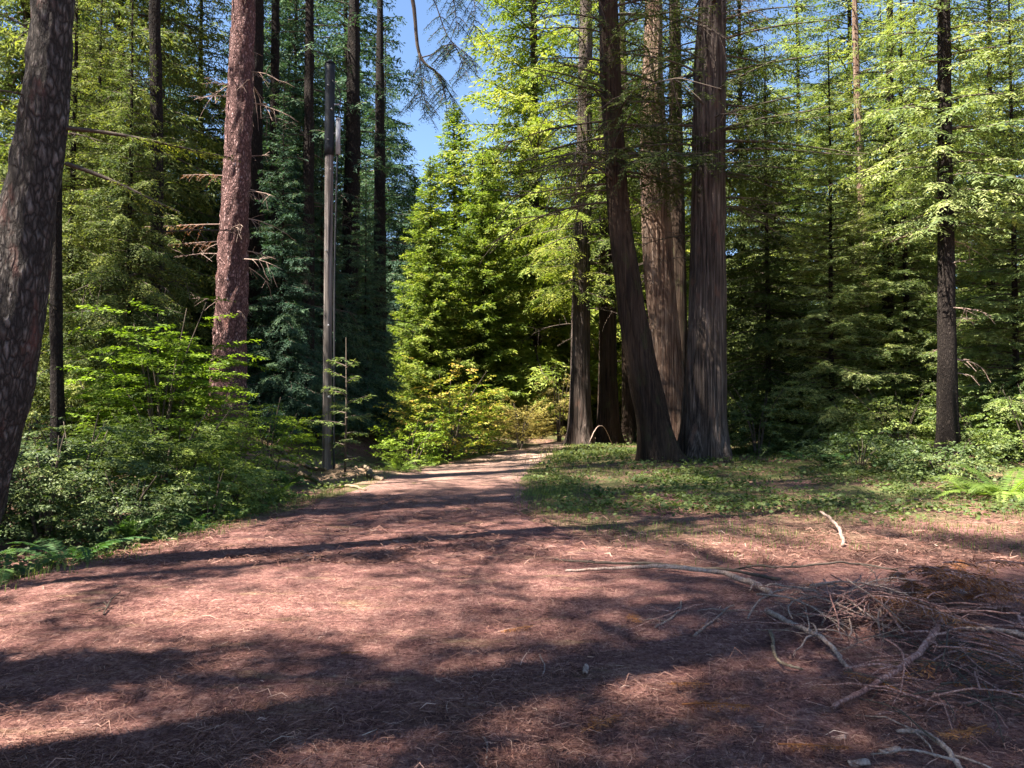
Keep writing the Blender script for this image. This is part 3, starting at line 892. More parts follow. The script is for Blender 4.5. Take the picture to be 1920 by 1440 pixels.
# far wood: one mass, whole crowns set out on points
rg = np.random.default_rng(77)
pts, prot, pscl, pk = [], [], [], []
for row, (Yr, nrow) in enumerate(((52, 34), (62, 40), (74, 46), (90, 50))):
    for k_ in range(nrow):
        u = -620 + (k_ + rg.uniform(.1, .9)) * 3160 / nrow
        Y = Yr + rg.uniform(-4, 4)
        gap = 690 < u < 985
        if row == 0 and 620 < u < 1150: continue
        X = xat(u, Y)
        pts.append((X, Y, Hs(X, Y) - .5)); prot.append(rg.uniform(0, 6.28))
        pk.append(int(rg.integers(0, 3)))
        base_h = (26, 24, 24)[pk[-1]]
        hmax = (1.6 + (760 - 330) / FPX * Y) if gap else rg.uniform(22, 30)
        pscl.append(hmax * rg.uniform(.75, 1.0) / base_h)
me = bpy.data.meshes.new('distant_forest')
me.from_pydata(pts, [], [])
for nm, ty_, vals in (('rot', 'FLOAT', prot), ('scl', 'FLOAT', pscl), ('pick', 'INT', pk)):
    at_ = me.attributes.new(nm, ty_, 'POINT'); at_.data.foreach_set('value', vals)
fw = link('distant_forest', me)
tag(fw, 'far conifer wood closing the view behind the nearer trees', 'forest', kind='stuff')
ng = bpy.data.node_groups.new('far_wood', 'GeometryNodeTree')
ng.interface.new_socket('Geometry', in_out='INPUT', socket_type='NodeSocketGeometry')
ng.interface.new_socket('Geometry', in_out='OUTPUT', socket_type='NodeSocketGeometry')
gi, go = ng.nodes.new('NodeGroupInput'), ng.nodes.new('NodeGroupOutput')
gt = ng.nodes.new('GeometryNodeGeometryToInstance')
src = {o.data.name: o for o in bpy.data.objects if o.type == 'MESH' and o.name.startswith('crown')}
for key in ('pale', 'olive', 'blue'):       # join order is the reverse of linking
    oi = ng.nodes.new('GeometryNodeObjectInfo'); oi.transform_space = 'ORIGINAL'
    oi.inputs['Object'].default_value = src[K[key]['crown'].name]
    oi.inputs['As Instance'].default_value = False
    ng.links.new(oi.outputs['Geometry'], gt.inputs[0])
ip = ng.nodes.new('GeometryNodeInstanceOnPoints'); ip.inputs['Pick Instance'].default_value = True


def nattr(nm, ty_):
    a_ = ng.nodes.new('GeometryNodeInputNamedAttribute'); a_.data_type = ty_; a_.inputs['Name'].default_value = nm
    return a_.outputs['Attribute']


cx = ng.nodes.new('ShaderNodeCombineXYZ'); ng.links.new(nattr('rot', 'FLOAT'), cx.inputs['Z'])
er = ng.nodes.new('FunctionNodeEulerToRotation'); ng.links.new(cx.outputs[0], er.inputs[0])
ng.links.new(gi.outputs[0], ip.inputs['Points']); ng.links.new(gt.outputs[0], ip.inputs['Instance'])
ng.links.new(er.outputs[0], ip.inputs['Rotation']); ng.links.new(nattr('scl', 'FLOAT'), ip.inputs['Scale']); ng.links.new(nattr('pick', 'INT'), ip.inputs['Instance Index'])
ng.links.new(ip.outputs[0], go.inputs[0])
md = fw.modifiers.new('far_wood', 'NODES'); md.node_group = ng

# ---------------------------------------------------------------- the pole
P0 = at(612, 896, 17.6); gz = Hs(P0[0], P0[1])
pole = thing('utility_pole', 'weathered grey wooden utility pole on the sandy mound left of the track', 'utility pole', (P0[0], P0[1], gz))
topP = at(619, 118, 17.6) - np.array([P0[0], P0[1], gz])
mb = MB()
n = 60; t = np.linspace(0, 1, n)[:, None]
ax = np.array([0, 0, -.4]) * (1 - t) + topP * t
th = np.arange(28) / 28
wob = 1 + .05 * (fbm(th[None] * 40 + t * 3, t * 2.5 + th[None] * 0, 61, 2) - .5) - .05 * (vnoise(th[None] * 28 + t * 0, t * 1.3 + th[None] * 9, 62) > .80)
tube(mb, ax, .104 - .012 * t[:, 0], 28, wob=wob)
link('shaft', mb.mesh('shaft', M['pole_wood']), pole)
darkm = NT('pole_near_black'); M['tar'] = darkm.principled(darkm.ramp(darkm.noise(darkm.coord((12, 12, 3)), 1.0, 4), [(.3, (.005, .006, .008)), (.7, (.014, .016, .021))]), .55, None)
met = NT('dull_metal'); M['metal'] = met.principled(met.ramp(met.noise(met.coord((9, 9, 9)), 1.0, 4), [(.3, (.22, .22, .23)), (.7, (.36, .36, .38))]), .6, None)
cabm = NT('cable_black'); M['cable'] = cabm.principled(cabm.ramp(cabm.noise(cabm.coord((5, 5, 5)), 1.0, 2), [(.3, (.015, .015, .017)), (.7, (.03, .03, .033))]), .6, None)


def on_pole(v, du=0.0, dy=0.0):
    q = at(612 + (619 - 612) * (896 - v) / (896 - 118) + du, v, 17.6 + dy) - np.array([P0[0], P0[1], gz])
    return q


mb = MB(); zz = np.linspace(0, 1, 12)[:, None]
tube(mb, on_pole(292) * (1 - zz) + on_pole(119) * zz, .114 + .003 * np.sin(zz[:, 0] * 40), 24, cap=True)
link('dark_tube', mb.mesh('dark_tube', M['tar']), pole)  # near-black tube round the upper end of the shaft
mb = MB(); tube(mb, [on_pole(290, 16, -.02), on_pole(225, 16, -.02)], [.055, .055], 14)
tube(mb, [on_pole(226, 16, -.02), on_pole(222, 16, -.02)], [.065, .05], 14)
link('junction_box', mb.mesh('junction_box', M['metal']), pole)
mb = MB(); tube(mb, spline([on_pole(288, 15, -.03), on_pole(500, 12, -.10), on_pole(700, 13, -.10), on_pole(880, 14, -.10)], 20), .021, 8)
link('cable_riser', mb.mesh('cable_riser', M['cable']), pole)
mb = MB(); q = on_pole(120); tube(mb, [q, q + [0, 0, .10]], [.13, .02], 14); link('cap', mb.mesh('cap', M['tar']), pole)
for v_, du_ in ((160, -3), (205, 4), (262, -2), (318, 3), (470, -4), (610, 2)):
    mb = MB(); q = on_pole(v_, du_, -.10); tube(mb, [q, q + [0, -.05, 0]], [.018, .016], 8); link('bolt', mb.mesh('bolt', M['metal']), pole)
mb = MB(); tube(mb, spline([on_pole(150, 4, -.12), on_pole(165, 16, -.10), on_pole(190, 20, -.06), on_pole(224, 16, -.03)], 12), .012, 6); link('cable_loop', mb.mesh('cable_loop', M['cable']), pole)
for v_ in (196, 250):
    mb = MB(); tube(mb, [on_pole(v_, 0, -.02), on_pole(v_, 18, -.02)], [.02, .02], 6); link('bracket', mb.mesh('bracket', M['metal']), pole)
mb = MB(); q = on_pole(744, 4, -.155); tube(mb, [q, q + [0, -.012, 0]], [.035, .035], 10); link('tag_plate', mb.mesh('tag_plate', M['metal']), pole)

# ---------------------------------------------------------------- shrubs
def shrub(name, label, u, Y, hgt, rad, leaf, n, seed, ll=.06, lw=.032, sp_=.05, tw=.1, bl=(.35, .8), stems=7, group=None, dz=0, sy=1.0, up=.25, droop=.45, hang=.2, flat=.4, x=None, cat='shrub', z0=.12):
    rg = np.random.default_rng(seed)
    X = xat(u, Y) if x is None else x
    root = thing(name, label, cat, (X, Y, Hs(X, Y) + dz), group=group)
    lf = MB()
    S = []
    for k in range(stems):
        a = k / stems * 6.283 + rg.uniform(-.4, .4)
        rr = rad * rg.uniform(.25, .75)
        tip = np.array([math.cos(a) * rr, math.sin(a) * rr * sy, hgt * rg.uniform(.65, .92)])
        Q = spline([[math.cos(a) * .06, math.sin(a) * .06, -.1], tip * [.35, .35, .5] + rg.normal(0, .05, 3), tip], 12)
        wd = MB(); tube(wd, Q, np.linspace(.012 + .006 * hgt, .005, 12), 6)
        link('stem', wd.mesh('stem', M['limb']), root); S.append(Q)
    for k in range(n):
        Q = S[rg.integers(stems)]
        f = rg.uniform(0, 1) ** .8
        c = Q[int(2 + f * 9)] + rg.normal(0, rad * .16, 3) * [1, sy, .5]
        # spread out to the envelope
        zf = np.clip(c[2] / hgt, z0, 1)
        env = rad * math.sqrt(max(.04, 1 - (zf * 1.02 - .35) ** 2 / .55))
        a = rg.uniform(0, 6.283)
        r_ = env * math.sqrt(rg.uniform(.05, 1)) * .8
        c = np.array([c[0] * .4 + math.cos(a) * r_ * .75, c[1] * .4 + math.sin(a) * r_ * .75 * sy, max(z0 * hgt, c[2] * rg.uniform(.75, 1.08))])
        wd = MB()
        spray(lf, None, c, a + rg.normal(0, .5), rg.uniform(*bl), up=up * rg.uniform(.2, 1.6), droop=droop * rg.uniform(.5, 1.4), ll=ll, lw=lw, sp_=sp_, tw=tw, t0=.05, wid=.45,
              hang=hang, rg=rg, flat=flat, tint0=.5 + rg.normal(0, .12))
    o = link('foliage', lf.mesh('foliage', G[leaf], False), root)
    return root


shrub('bush', 'bright lime green leafy bush at the foot of the pinkish spruce', 300, 14.2, 3.9, 1.75, 'lime', 320, 601, ll=.095, lw=.052, sp_=.055, tw=.09, bl=(.4, .9), stems=9, dz=-.1, hang=.1, flat=.25, droop=.3)
shrub('bush', 'dull green feathery bush in front of the lime green bush', 330, 12.4, 1.9, 1.5, 'shrub2', 230, 602, ll=.075, lw=.034, sp_=.045, tw=.08, bl=(.35, .8), hang=.15, flat=.3)
shrub('bush', 'dark layered bush beside the leaning grey trunk', 150, 11.0, 1.75, 1.35, 'dark_shrub', 210, 603, ll=.07, lw=.032, sp_=.042, tw=.075, bl=(.3, .8), hang=.2, flat=.3)
shrub('bush', 'dark bush at the left edge of the picture, behind the fern', -10, 9.3, 1.45, 1.0, 'dark_shrub', 160, 604, ll=.065, lw=.03, sp_=.042, tw=.075, bl=(.3, .7))
shrub('bush', 'low green bush spilling over the bank near the track edge', 435, 13.0, 1.15, 1.15, 'shrub', 170, 605, ll=.065, lw=.034, sp_=.045, tw=.08, bl=(.25, .6))
shrub('bush', 'small lime green bush between the pinkish spruce and the pole', 505, 16.6, 2.1, 1.1, 'lime', 150, 606, ll=.07, lw=.034, sp_=.05, tw=.09, bl=(.3, .7), dz=-.1, flat=.25, hang=.1)
shrub('bush', 'yellow-green bush left of the bend, tallest beside the track', 842, 22.5, 2.9, 1.95, 'mixed', 280, 607, ll=.10, lw=.06, sp_=.07, tw=.11, bl=(.4, .8), up=.5, droop=.35)
shrub('bush', 'fresh green bush at the track edge, just right of the sandy mound', 770, 20.2, 1.5, 1.1, 'lime', 160, 608, ll=.08, lw=.04, sp_=.06, tw=.1, bl=(.3, .6), up=.5)
shrub('bush', 'dark green bush behind the fresh green one', 790, 25.5, 2.0, 1.5, 'shrub', 130, 609, ll=.09, lw=.045, sp_=.065, tw=.11)
shrub('bush', 'pale straw yellow bush beside the far end of the track', 975, 28.0, 2.0, 1.1, 'straw', 160, 610, ll=.10, lw=.035, sp_=.06, tw=.1, bl=(.3, .7), up=.8, droop=.3)
shrub('bush', 'orange-tinged bush between the yellow-green and straw bushes', 905, 26.0, 1.9, 1.15, 'mixed', 130, 611, ll=.09, lw=.045, sp_=.065, tw=.11, bl=(.3, .7), up=.5)
shrub('bush', 'pale green bush on the far side of the bend', 1010, 37, 2.9, 1.9, 'bright', 130, 612, ll=.13, lw=.06, sp_=.09, tw=.15, bl=(.5, 1))
shrub('bush', 'tall straw coloured bush against the reddish trunk', 1048, 33.5, 3.6, .8, 'straw', 80, 613, ll=.11, lw=.035, sp_=.07, tw=.11, bl=(.3, .8), hang=.6, droop=.7)
for k_, (u, Y, hgt, rad, leaf, lab) in enumerate((
        (1420, 22.5, 2.3, 1.7, 'dark_shrub', 'grey-green bush just right of the broadest redwood'),
        (1545, 23.5, 2.6, 2.0, 'shrub', 'speckled green bush midway between broadest redwood and lone black trunk'),
        (1690, 21.0, 2.2, 1.8, 'shrub', 'sunlit green bush left of the lone black trunk'),
        (1700, 26.0, 3.2, 2.0, 'bright', 'tall pale bush behind the sunlit green bush at right'),
        (1830, 20.0, 2.2, 1.7, 'shrub', 'green bush right of the lone black trunk'),
        (1935, 18.0, 2.4, 1.5, 'shrub', 'green bush at the right edge of the picture'),
        (1610, 17.8, 1.0, 1.4, 'dark_shrub', 'low dark bush behind the deep green ferns'),
        (1760, 16.2, .9, 1.2, 'dark_shrub', 'low dark bush in front of the lone black trunk'),
        (1480, 27.0, 3.4, 2.0, 'dark_shrub', 'tall dark bush in shade behind the grey-green bush'))):
    shrub('bush', lab, u, Y, hgt, rad, leaf, 110, 620 + k_, ll=.09, lw=.05, sp_=.065, tw=.11, bl=(.35, .8), group='bushes under the right stand', hang=.3, flat=.45)
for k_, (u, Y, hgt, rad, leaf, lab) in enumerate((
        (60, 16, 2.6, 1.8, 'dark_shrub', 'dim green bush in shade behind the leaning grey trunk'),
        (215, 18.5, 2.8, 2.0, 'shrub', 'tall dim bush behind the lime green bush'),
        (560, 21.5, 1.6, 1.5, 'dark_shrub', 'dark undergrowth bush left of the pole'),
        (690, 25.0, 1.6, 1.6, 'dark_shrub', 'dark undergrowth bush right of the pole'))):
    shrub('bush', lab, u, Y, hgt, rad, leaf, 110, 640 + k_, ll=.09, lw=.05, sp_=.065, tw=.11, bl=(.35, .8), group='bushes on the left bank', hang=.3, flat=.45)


def sapling(label, u, Y, hgt, rad, leaf, nb, seed, group='hemlock saplings', ll=.06, lw=.022):
    X = xat(u, Y)
    root = thing('sapling', label, 'sapling', (X, Y, Hs(X, Y)), group=group)
    lf, wd = crown(seed, hgt, .25, rad, nb, prof=.6, droop=.3, up=.25, ll=ll, lw=lw, sp_=.04, tw=.08, wid=.4, hang=.2, flat=.3)
    mb = MB(); tube(mb, [[0, 0, -.1], [.02, 0, hgt * .5], [0, 0, hgt]], [.028, .02, .005], 7)
    link('trunk', mb.mesh('trunk', M['limb']), root)
    link('branch_frame', wd.mesh('branch_frame', M['limb']), root)
    link('crown', lf.mesh('crown', G[leaf], False), root)
    return root


sapling('small hemlock sapling whose pale sprays cross the pole', 648, 17.2, 3.0, 1.05, 'pale', 16, 651, ll=.10, lw=.045)
shrub('bush', 'low dark bush among the ferns nearest the track at left', 235, 9.8, 1.0, .9, 'dark_shrub', 130, 661, ll=.06, lw=.028, sp_=.042, tw=.075, bl=(.25, .6))
shrub('bush', 'bush with light green tips filling the gap under the lime bush', 395, 11.4, 1.05, .9, 'shrub', 130, 662, ll=.06, lw=.03, sp_=.042, tw=.075, bl=(.25, .6))
shrub('bush', 'slim green bush close against the leaning grey trunk', 85, 9.4, 1.5, .8, 'dark_shrub', 130, 663, ll=.06, lw=.028, sp_=.042, tw=.075, bl=(.25, .6))

# ---------------------------------------------------------------- ferns
def frond_mesh(name, leaf, L, seed, droop):
    rg = np.random.default_rng(seed)
    mb = MB()
    n = 34
    t = np.linspace(0, 1, n)
    x = L * (t - .12 * t ** 3); z = L * (.75 * t - droop * t ** 2)
    A = np.stack([x, rg.normal(0, .02) * t * t * L, z], -1)
    tube(mb, A, .004 * (1 - .8 * t) + .001, 3, tint=.7, cap=False)
    T = unit(np.gradient(A, axis=0))
    sel = t > .10
    w = L * .155 * np.sin(np.clip((t - .02) * 1.02, 0, 1) ** .55 * math.pi) ** .8 + .006
    for sg in (1, -1):
        S = np.stack([np.zeros(n), np.full(n, float(sg)), np.zeros(n)], -1)
        D = unit(S + T * .35 + rg.normal(0, .06, (n, 3)) - np.array([0, 0, .12]))
        N = unit(np.cross(S, T) * -sg + rg.normal(0, .1, (n, 3)))
        leaves(mb, A[sel], D[sel], N[sel], w[sel], L / n * 1.15, np.clip(.5 + rg.normal(0, .12, n), 0, 1)[sel], fold=.1, mid=.3)
    return mb.mesh(name, G[leaf], False)


FR = {(k, i): frond_mesh('frond', k, .95, 700 + i, d) for k in ('fern', 'fern_bright', 'fern_teal') for i, d in enumerate((.55, .75, .95))}


def fern(label, u, v, size, leaf, n, seed, group='sword ferns'):
    rg = np.random.default_rng(seed)
    X, Y = ground_at(u, v)
    root = thing('sword_fern', label, 'fern', (X, Y, Hs(X, Y)), group=group)
    for k in range(n):
        a = k / n * 6.283 + rg.uniform(-.3, .3)
        link('frond', FR[(leaf, int(rg.integers(3)))], root, (math.cos(a) * .03, math.sin(a) * .03, 0), (rg.uniform(-.3, .3), rg.uniform(-.45, .35), a), size * rg.uniform(.7, 1.1))


for k_, (lab, u, v, size, leaf, n) in enumerate((
        ('pale sword fern at the left edge of the picture beside the track', 8, 1066, .85, 'fern', 13),
        ('dark sword fern right of the pale one at the left edge', 130, 1040, .9, 'fern_teal', 14),
        ('dark sword fern under the layered bush beside the leaning grey trunk', 235, 1000, .95, 'fern', 14),
        ('shaded sword fern below the feathery bush near the track', 345, 985, .8, 'fern_teal', 13),
        ('small sword fern at the track edge below the low green bush', 440, 962, .7, 'fern', 12),
        ('sword fern with yellow tips near the sandy mound', 515, 925, .7, 'fern_bright', 12),
        ('bright yellow-green sword fern at the right edge, in sun', 1888, 935, 1.5, 'fern_bright', 17),
        ('lime sword fern just left of the bright one at the right edge', 1810, 925, .75, 'fern_bright', 12),
        ('deep green sword fern nearest the broadest redwood', 1500, 872, .85, 'fern_teal', 13),
        ('deep green sword fern in the middle of the shaded row', 1575, 878, .9, 'fern_teal', 14),
        ('deep green sword fern at the right end of the shaded row', 1650, 884, .85, 'fern_teal', 13),
        ('small shaded fern in front of the lone black trunk', 1740, 898, .7, 'fern', 12),
        ('bright fern at the foot of the fresh green bush by the track', 745, 888, .8, 'fern_bright', 13),
        ('fern under the yellow-green bush at the track edge', 805, 872, .7, 'fern_bright', 12),
        ('shaded fern behind the broadest redwood trunk', 1400, 858, .8, 'fern', 12),
        ('fern tucked against the left foot of the pinkish spruce', 545, 905, .7, 'fern', 12),
        ('dark fern low on the left bank, under the dark bush', 40, 1000, .85, 'fern_teal', 13))):
    fern(lab, u, v, size, leaf, n, 800 + k_)

# ---------------------------------------------------------------- roots and log at the pole
def ground_stick(name, label, cat, pts, r0, r1, mat, group=None, lift=0.0, arch=0.0, n=44, sides=8, wob=.16, seed=0, twigs=0):
    """a stick laid on the ground along photo pixels"""
    rg = np.random.default_rng(seed + 5)
    G2 = np.array([ground_at(u, v) for u, v in pts])
    Q = spline(np.c_[G2, np.zeros(len(G2))], n)
    t = np.linspace(0, 1, n)
    rad = (r0 + (r1 - r0) * t) * (.9 if name == 'fallen_branch' else 1)
    rad = rad * (1 + .25 * (rg.random(n) - .5))
    Q[:, :2] += np.cumsum(rg.normal(0, .35 * r0, (n, 2)), axis=0) * .6
    Q[:, 2] = np.array([float(Hg(x, y)) for x, y in Q[:, :2]]) + rad * .75 + lift * t + arch * np.sin(t * math.pi)
    base = Q[0].copy()
    mb = MB()
    w = 1 + wob * (rg.random((n, sides)) - .5) * 2
    tube(mb, Q - base, rad, sides, wob=w)
    me = mb.mesh(name, mat)
    if twigs == 0:
        return tag(link(name, me, None, base), label, cat, group)
    root = thing(name, label, cat, base, group=group)
    link('stem', me, root)
    for k in range(twigs):
        q = int(rg.integers(n // 5, n - 2))
        d = unit(np.array([*(Q[q + 1] - Q[q])[:2], 0]) + np.array([*rg.normal(0, .06, 2), 0]) * 3 / 1)
        a = rg.choice([-1, 1]) * rg.uniform(.5, 1.0)
        d = np.array([d[0] * math.cos(a) - d[1] * math.sin(a), d[0] * math.sin(a) + d[1] * math.cos(a), rg.uniform(.05, .4)])
        l = rg.uniform(.12, .4)
        s = np.linspace(0, 1, 7)[:, None]
        B = (Q[q] - base) + d * l * s + np.cumsum(rg.normal(0, .018 * l, (7, 3)), axis=0) - np.array([0, 0, .35]) * l * s * s
        mb = MB(); tube(mb, B, rad[q] * .45 * (1 - .75 * s[:, 0]) + .0015, 5)
        link('twig', mb.mesh('twig', mat), root)
    return root


ground_stick('fallen_log', 'curved weathered log half buried in the sandy mound right of the pole', 'log', [(632, 880), (662, 876), (690, 886), (715, 898), (742, 904)], .085, .04, M['log_wood'], seed=1, sides=12)
ground_stick('tree_root', 'pale root running from the pole down the front of the mound', 'root', [(560, 895), (600, 902), (640, 910), (690, 920)], .055, .02, M['log_wood'], seed=2, sides=10)
ground_stick('tree_root', 'twisted root snaking along the left foot of the mound', 'root', [(520, 880), (560, 884), (600, 893)], .06, .03, M['log_wood'], seed=3, sides=10)
ground_stick('tree_root', 'short pale root above the curved log', 'root', [(640, 868), (680, 870), (720, 885)], .04, .02, M['log_wood'], seed=4, sides=10)

# ---------------------------------------------------------------- fallen branches
FB = 'fallen branches on the right'
ground_stick('fallen_branch', 'longest grey fallen branch arching across the litter at right', 'branch', [(1060, 1072), (1150, 1076), (1250, 1080), (1340, 1092), (1400, 1112), (1445, 1133)], .014, .030, M['dead_wood'], FB, seed=11, twigs=5, arch=.06)
ground_stick('fallen_branch', 'straight grey fallen stick ending below the twig heap', 'branch', [(1438, 1168), (1500, 1203), (1550, 1235), (1592, 1263)], .022, .013, M['dead_wood'], FB, seed=12, twigs=3, arch=.05)
ground_stick('fallen_branch', 'small hook shaped tan stick left of the straight grey one', 'branch', [(1446, 1198), (1452, 1230), (1464, 1254), (1508, 1261)], .013, .009, M['log_wood'], FB, seed=13, arch=.03)
ground_stick('fallen_branch', 'thick reddish branch below the twig heap, curving up to its right end', 'branch', [(1562, 1332), (1630, 1305), (1690, 1280), (1735, 1255), (1768, 1212)], .016, .024, M['red_twig'], FB, seed=14, twigs=4, lift=.10)
ground_stick('fallen_branch', 'thin forked stick pointing at the longest fallen branch from below', 'branch', [(1228, 1184), (1268, 1162), (1277, 1136)], .010, .007, M['dead_wood'], FB, seed=15, twigs=3)
ground_stick('fallen_branch', 'thin grey stick slanting below the middle of the longest branch', 'branch', [(1302, 1200), (1345, 1168), (1378, 1148)], .011, .007, M['dead_wood'], FB, seed=16, twigs=3)
ground_stick('fallen_branch', 'pale curved stub standing up from the litter behind the twig heap', 'branch', [(1580, 1022), (1572, 1000), (1545, 984)], .026, .020, M['dead_wood'], FB, seed=17, lift=.16)
ground_stick('fallen_branch', 'level grey branch running off the right edge beside the twig heap', 'branch', [(1800, 1203), (1865, 1204), (1960, 1212)], .016, .018, M['dead_wood'], FB, seed=18, twigs=4)
ground_stick('fallen_branch', 'grey arched branch in the lower right corner', 'branch', [(1680, 1378), (1740, 1388), (1780, 1408), (1806, 1450)], .012, .014, M['dead_wood'], FB, seed=19, twigs=4, arch=.04)
ground_stick('fallen_branch', 'second dark branch lying along the longest one', 'branch', [(1040, 1050), (1140, 1066), (1260, 1070), (1380, 1082), (1470, 1092)], .012, .018, M['limb'], FB, seed=20, twigs=6, arch=.04)
ground_stick('fallen_branch', 'dark thin branch behind the twig heap', 'branch', [(1400, 1062), (1500, 1072), (1600, 1066), (1680, 1072)], .012, .010, M['limb'], FB, seed=21, twigs=5, arch=.05)
ground_stick('fallen_branch', 'small dark curved twig at the bottom edge, centre of the picture', 'branch', [(905, 1384), (914, 1402), (910, 1436)], .006, .004, M['dead_wood'], FB, seed=22)
ground_stick('fallen_branch', 'short grey twig on bare litter, middle of the foreground', 'branch', [(1012, 1230), (1022, 1250), (1018, 1272)], .006, .004, M['dead_wood'], FB, seed=23)
ground_stick('fallen_branch', 'dark forked twig lying on the sunlit track at left', 'branch', [(194, 1156), (204, 1138), (224, 1126)], .008, .005, M['limb'], FB, seed=24, twigs=3, lift=.05)
ground_stick('fallen_branch', 'reddish stick leaning out of the right side of the twig heap', 'branch', [(1880, 1165), (1900, 1185), (1935, 1212)], .018, .012, M['red_twig'], FB, seed=25, twigs=3)
ground_stick('fallen_branch', 'slim brown branch across the lower right litter', 'branch', [(1640, 1345), (1720, 1330), (1820, 1322), (1900, 1300)], .010, .007, M['red_twig'], FB, seed=26, twigs=5)
ground_stick('fallen_branch', 'pale bent branch arching between two redwood trunks at the bend', 'branch', [(1100, 842), (1125, 838), (1150, 836)], .022, .012, M['dead_wood'], FB, seed=27, arch=.8)
ground_stick('fallen_branch', 'bare branch on the sunlit verge left of the bright fern', 'branch', [(1640, 965), (1720, 952), (1800, 948)], .018, .010, M['dead_wood'], FB, seed=28, twigs=4)

# bark chips
def chip(label, u, v, l, w, a, seed):
    rg = np.random.default_rng(seed)
    X, Y = ground_at(u, v)
    nx_, ny_ = 7, 4
    V = []
    for s in (1, -1):
        for i_ in range(nx_):
            for j_ in range(ny_):
                f, g = i_ / (nx_ - 1) - .5, j_ / (ny_ - 1) - .5
                ww = w * (1 - 1.5 * f * f + .15 * rg.uniform(-1, 1))
                V.append([f * l, g * ww, .012 * (1 - 4 * g * g) + s * .004 + .006 * math.sin(f * 5)])
    k = nx_ * ny_
    F = []
    for i_ in range(nx_ - 1):
        for j_ in range(ny_ - 1):
            a0 = i_ * ny_ + j_
            F.append([a0, a0 + ny_, a0 + ny_ + 1, a0 + 1]); F.append([k + a0, k + a0 + 1, k + a0 + ny_ + 1, k + a0 + ny_])
    edge = [i_ * ny_ for i_ in range(nx_)] + [(nx_ - 1) * ny_ + j_ for j_ in range(1, ny_)] + [i_ * ny_ + ny_ - 1 for i_ in range(nx_ - 2, -1, -1)] + [j_ for j_ in range(ny_ - 2, 0, -1)]
    for q in range(len(edge)):
        b_, c_ = edge[q], edge[(q + 1) % len(edge)]
        F.append([b_, k + b_, k + c_, c_])
    mb = MB(); mb.add(V, F)
    tag(link('bark_chip', mb.mesh('bark_chip', M['dead_wood']), None, (X, Y, float(Hg(X, Y)) + .012), (rg.uniform(-.1, .1), rg.uniform(-.1, .1), a)), label, 'bark chip', 'pale bark chips in the foreground')


chip('small pale bark chip above the bigger one, lower right', 1572, 1388, .07, .03, .1, 1)
chip('largest pale bark chip near the bottom edge, lower right', 1668, 1416, .11, .045, .25, 2)
chip('pale bark chip cut by the bottom edge, lower right', 1610, 1438, .09, .05, -.1, 3)
chip('upright pale bark sliver in the middle of the foreground', 1098, 1262, .11, .035, 1.4, 4)

# heap of dead twigs
X, Y = ground_at(1635, 1185)
heap = thing('brush_heap', 'heap of dead reddish twigs on the litter at right', 'brush heap', (X, Y, Hs(X, Y)))
rg = np.random.default_rng(900)
TW = []
for k in range(8):
    mb = MB(); L = 1.0
    t = np.linspace(0, 1, 12)
    b = rg.uniform(-.35, .35)
    Q = np.stack([t - .5, b * (t - .5) ** 2 * 1.6 + np.cumsum(rg.normal(0, .008, 12)), .10 * np.sin(t * math.pi) * rg.uniform(-.5, 1) + np.cumsum(rg.normal(0, .006, 12))], -1)
    r_ = rg.uniform(.005, .011)
    tube(mb, Q, r_ * (1 - .65 * t) + .0015, 6)
    for _ in range(4):
        q = int(rg.integers(3, 10)); a = rg.choice([-1, 1]) * rg.uniform(.5, .9)
        d = np.array([math.cos(a), math.sin(a), rg.uniform(-.3, .3)]); s = np.linspace(0, 1, 5)[:, None]
        tube(mb, Q[q] + d * rg.uniform(.1, .28) * s + np.cumsum(rg.normal(0, .006, (5, 3)), axis=0), r_ * .5 * (1 - .7 * s[:, 0]) + .001, 4, cap=False)
    TW.append(mb.mesh('twig', M['red_twig'] if k % 4 else M['dead_wood']))
TWD = []
for k in range(4):
    me = TW[k].copy(); me.materials[0] = M['limb' if k % 2 else 'red_twig']; TWD.append(me)
for k in range(130):
    a = rg.uniform(-1.5, 1.5)
    r_ = abs(rg.normal(0, .48)); th_ = rg.uniform(0, 6.283)
    px_, py_ = r_ * math.cos(th_) * 1.15 + .02, r_ * math.sin(th_) * .75
    hz = .30 * math.exp(-(px_ ** 2 / .35 + py_ ** 2 / .16))
    link('twig', TW[k % 8], heap, (px_ * 1.05, py_ * 1.1, .015 + .5 * hz * rg.uniform(.05, 1.1)), (rg.normal(0, .2), rg.normal(0, .22), a + (math.pi if k % 2 else 0)), rg.uniform(.3, .95))
lf, wd = MB(), MB()
for k in range(26):
    spray(lf, wd, [.45 + rg.normal(0, .26), .15 + rg.normal(0, .2), rg.uniform(.08, .36)], rg.uniform(-1, 1.2), rg.uniform(.3, .6), up=.3, droop=.5, ll=.05, lw=.010, sp_=.014, tw=.045, wid=.35, t0=.1, hang=.3, tr=.005, rg=rg, twigwood=True)
link('dead_spray', lf.mesh('dead_spray', G['brown'], False), heap)
link('spray_stem', wd.mesh('spray_stem', M['red_twig']), heap)

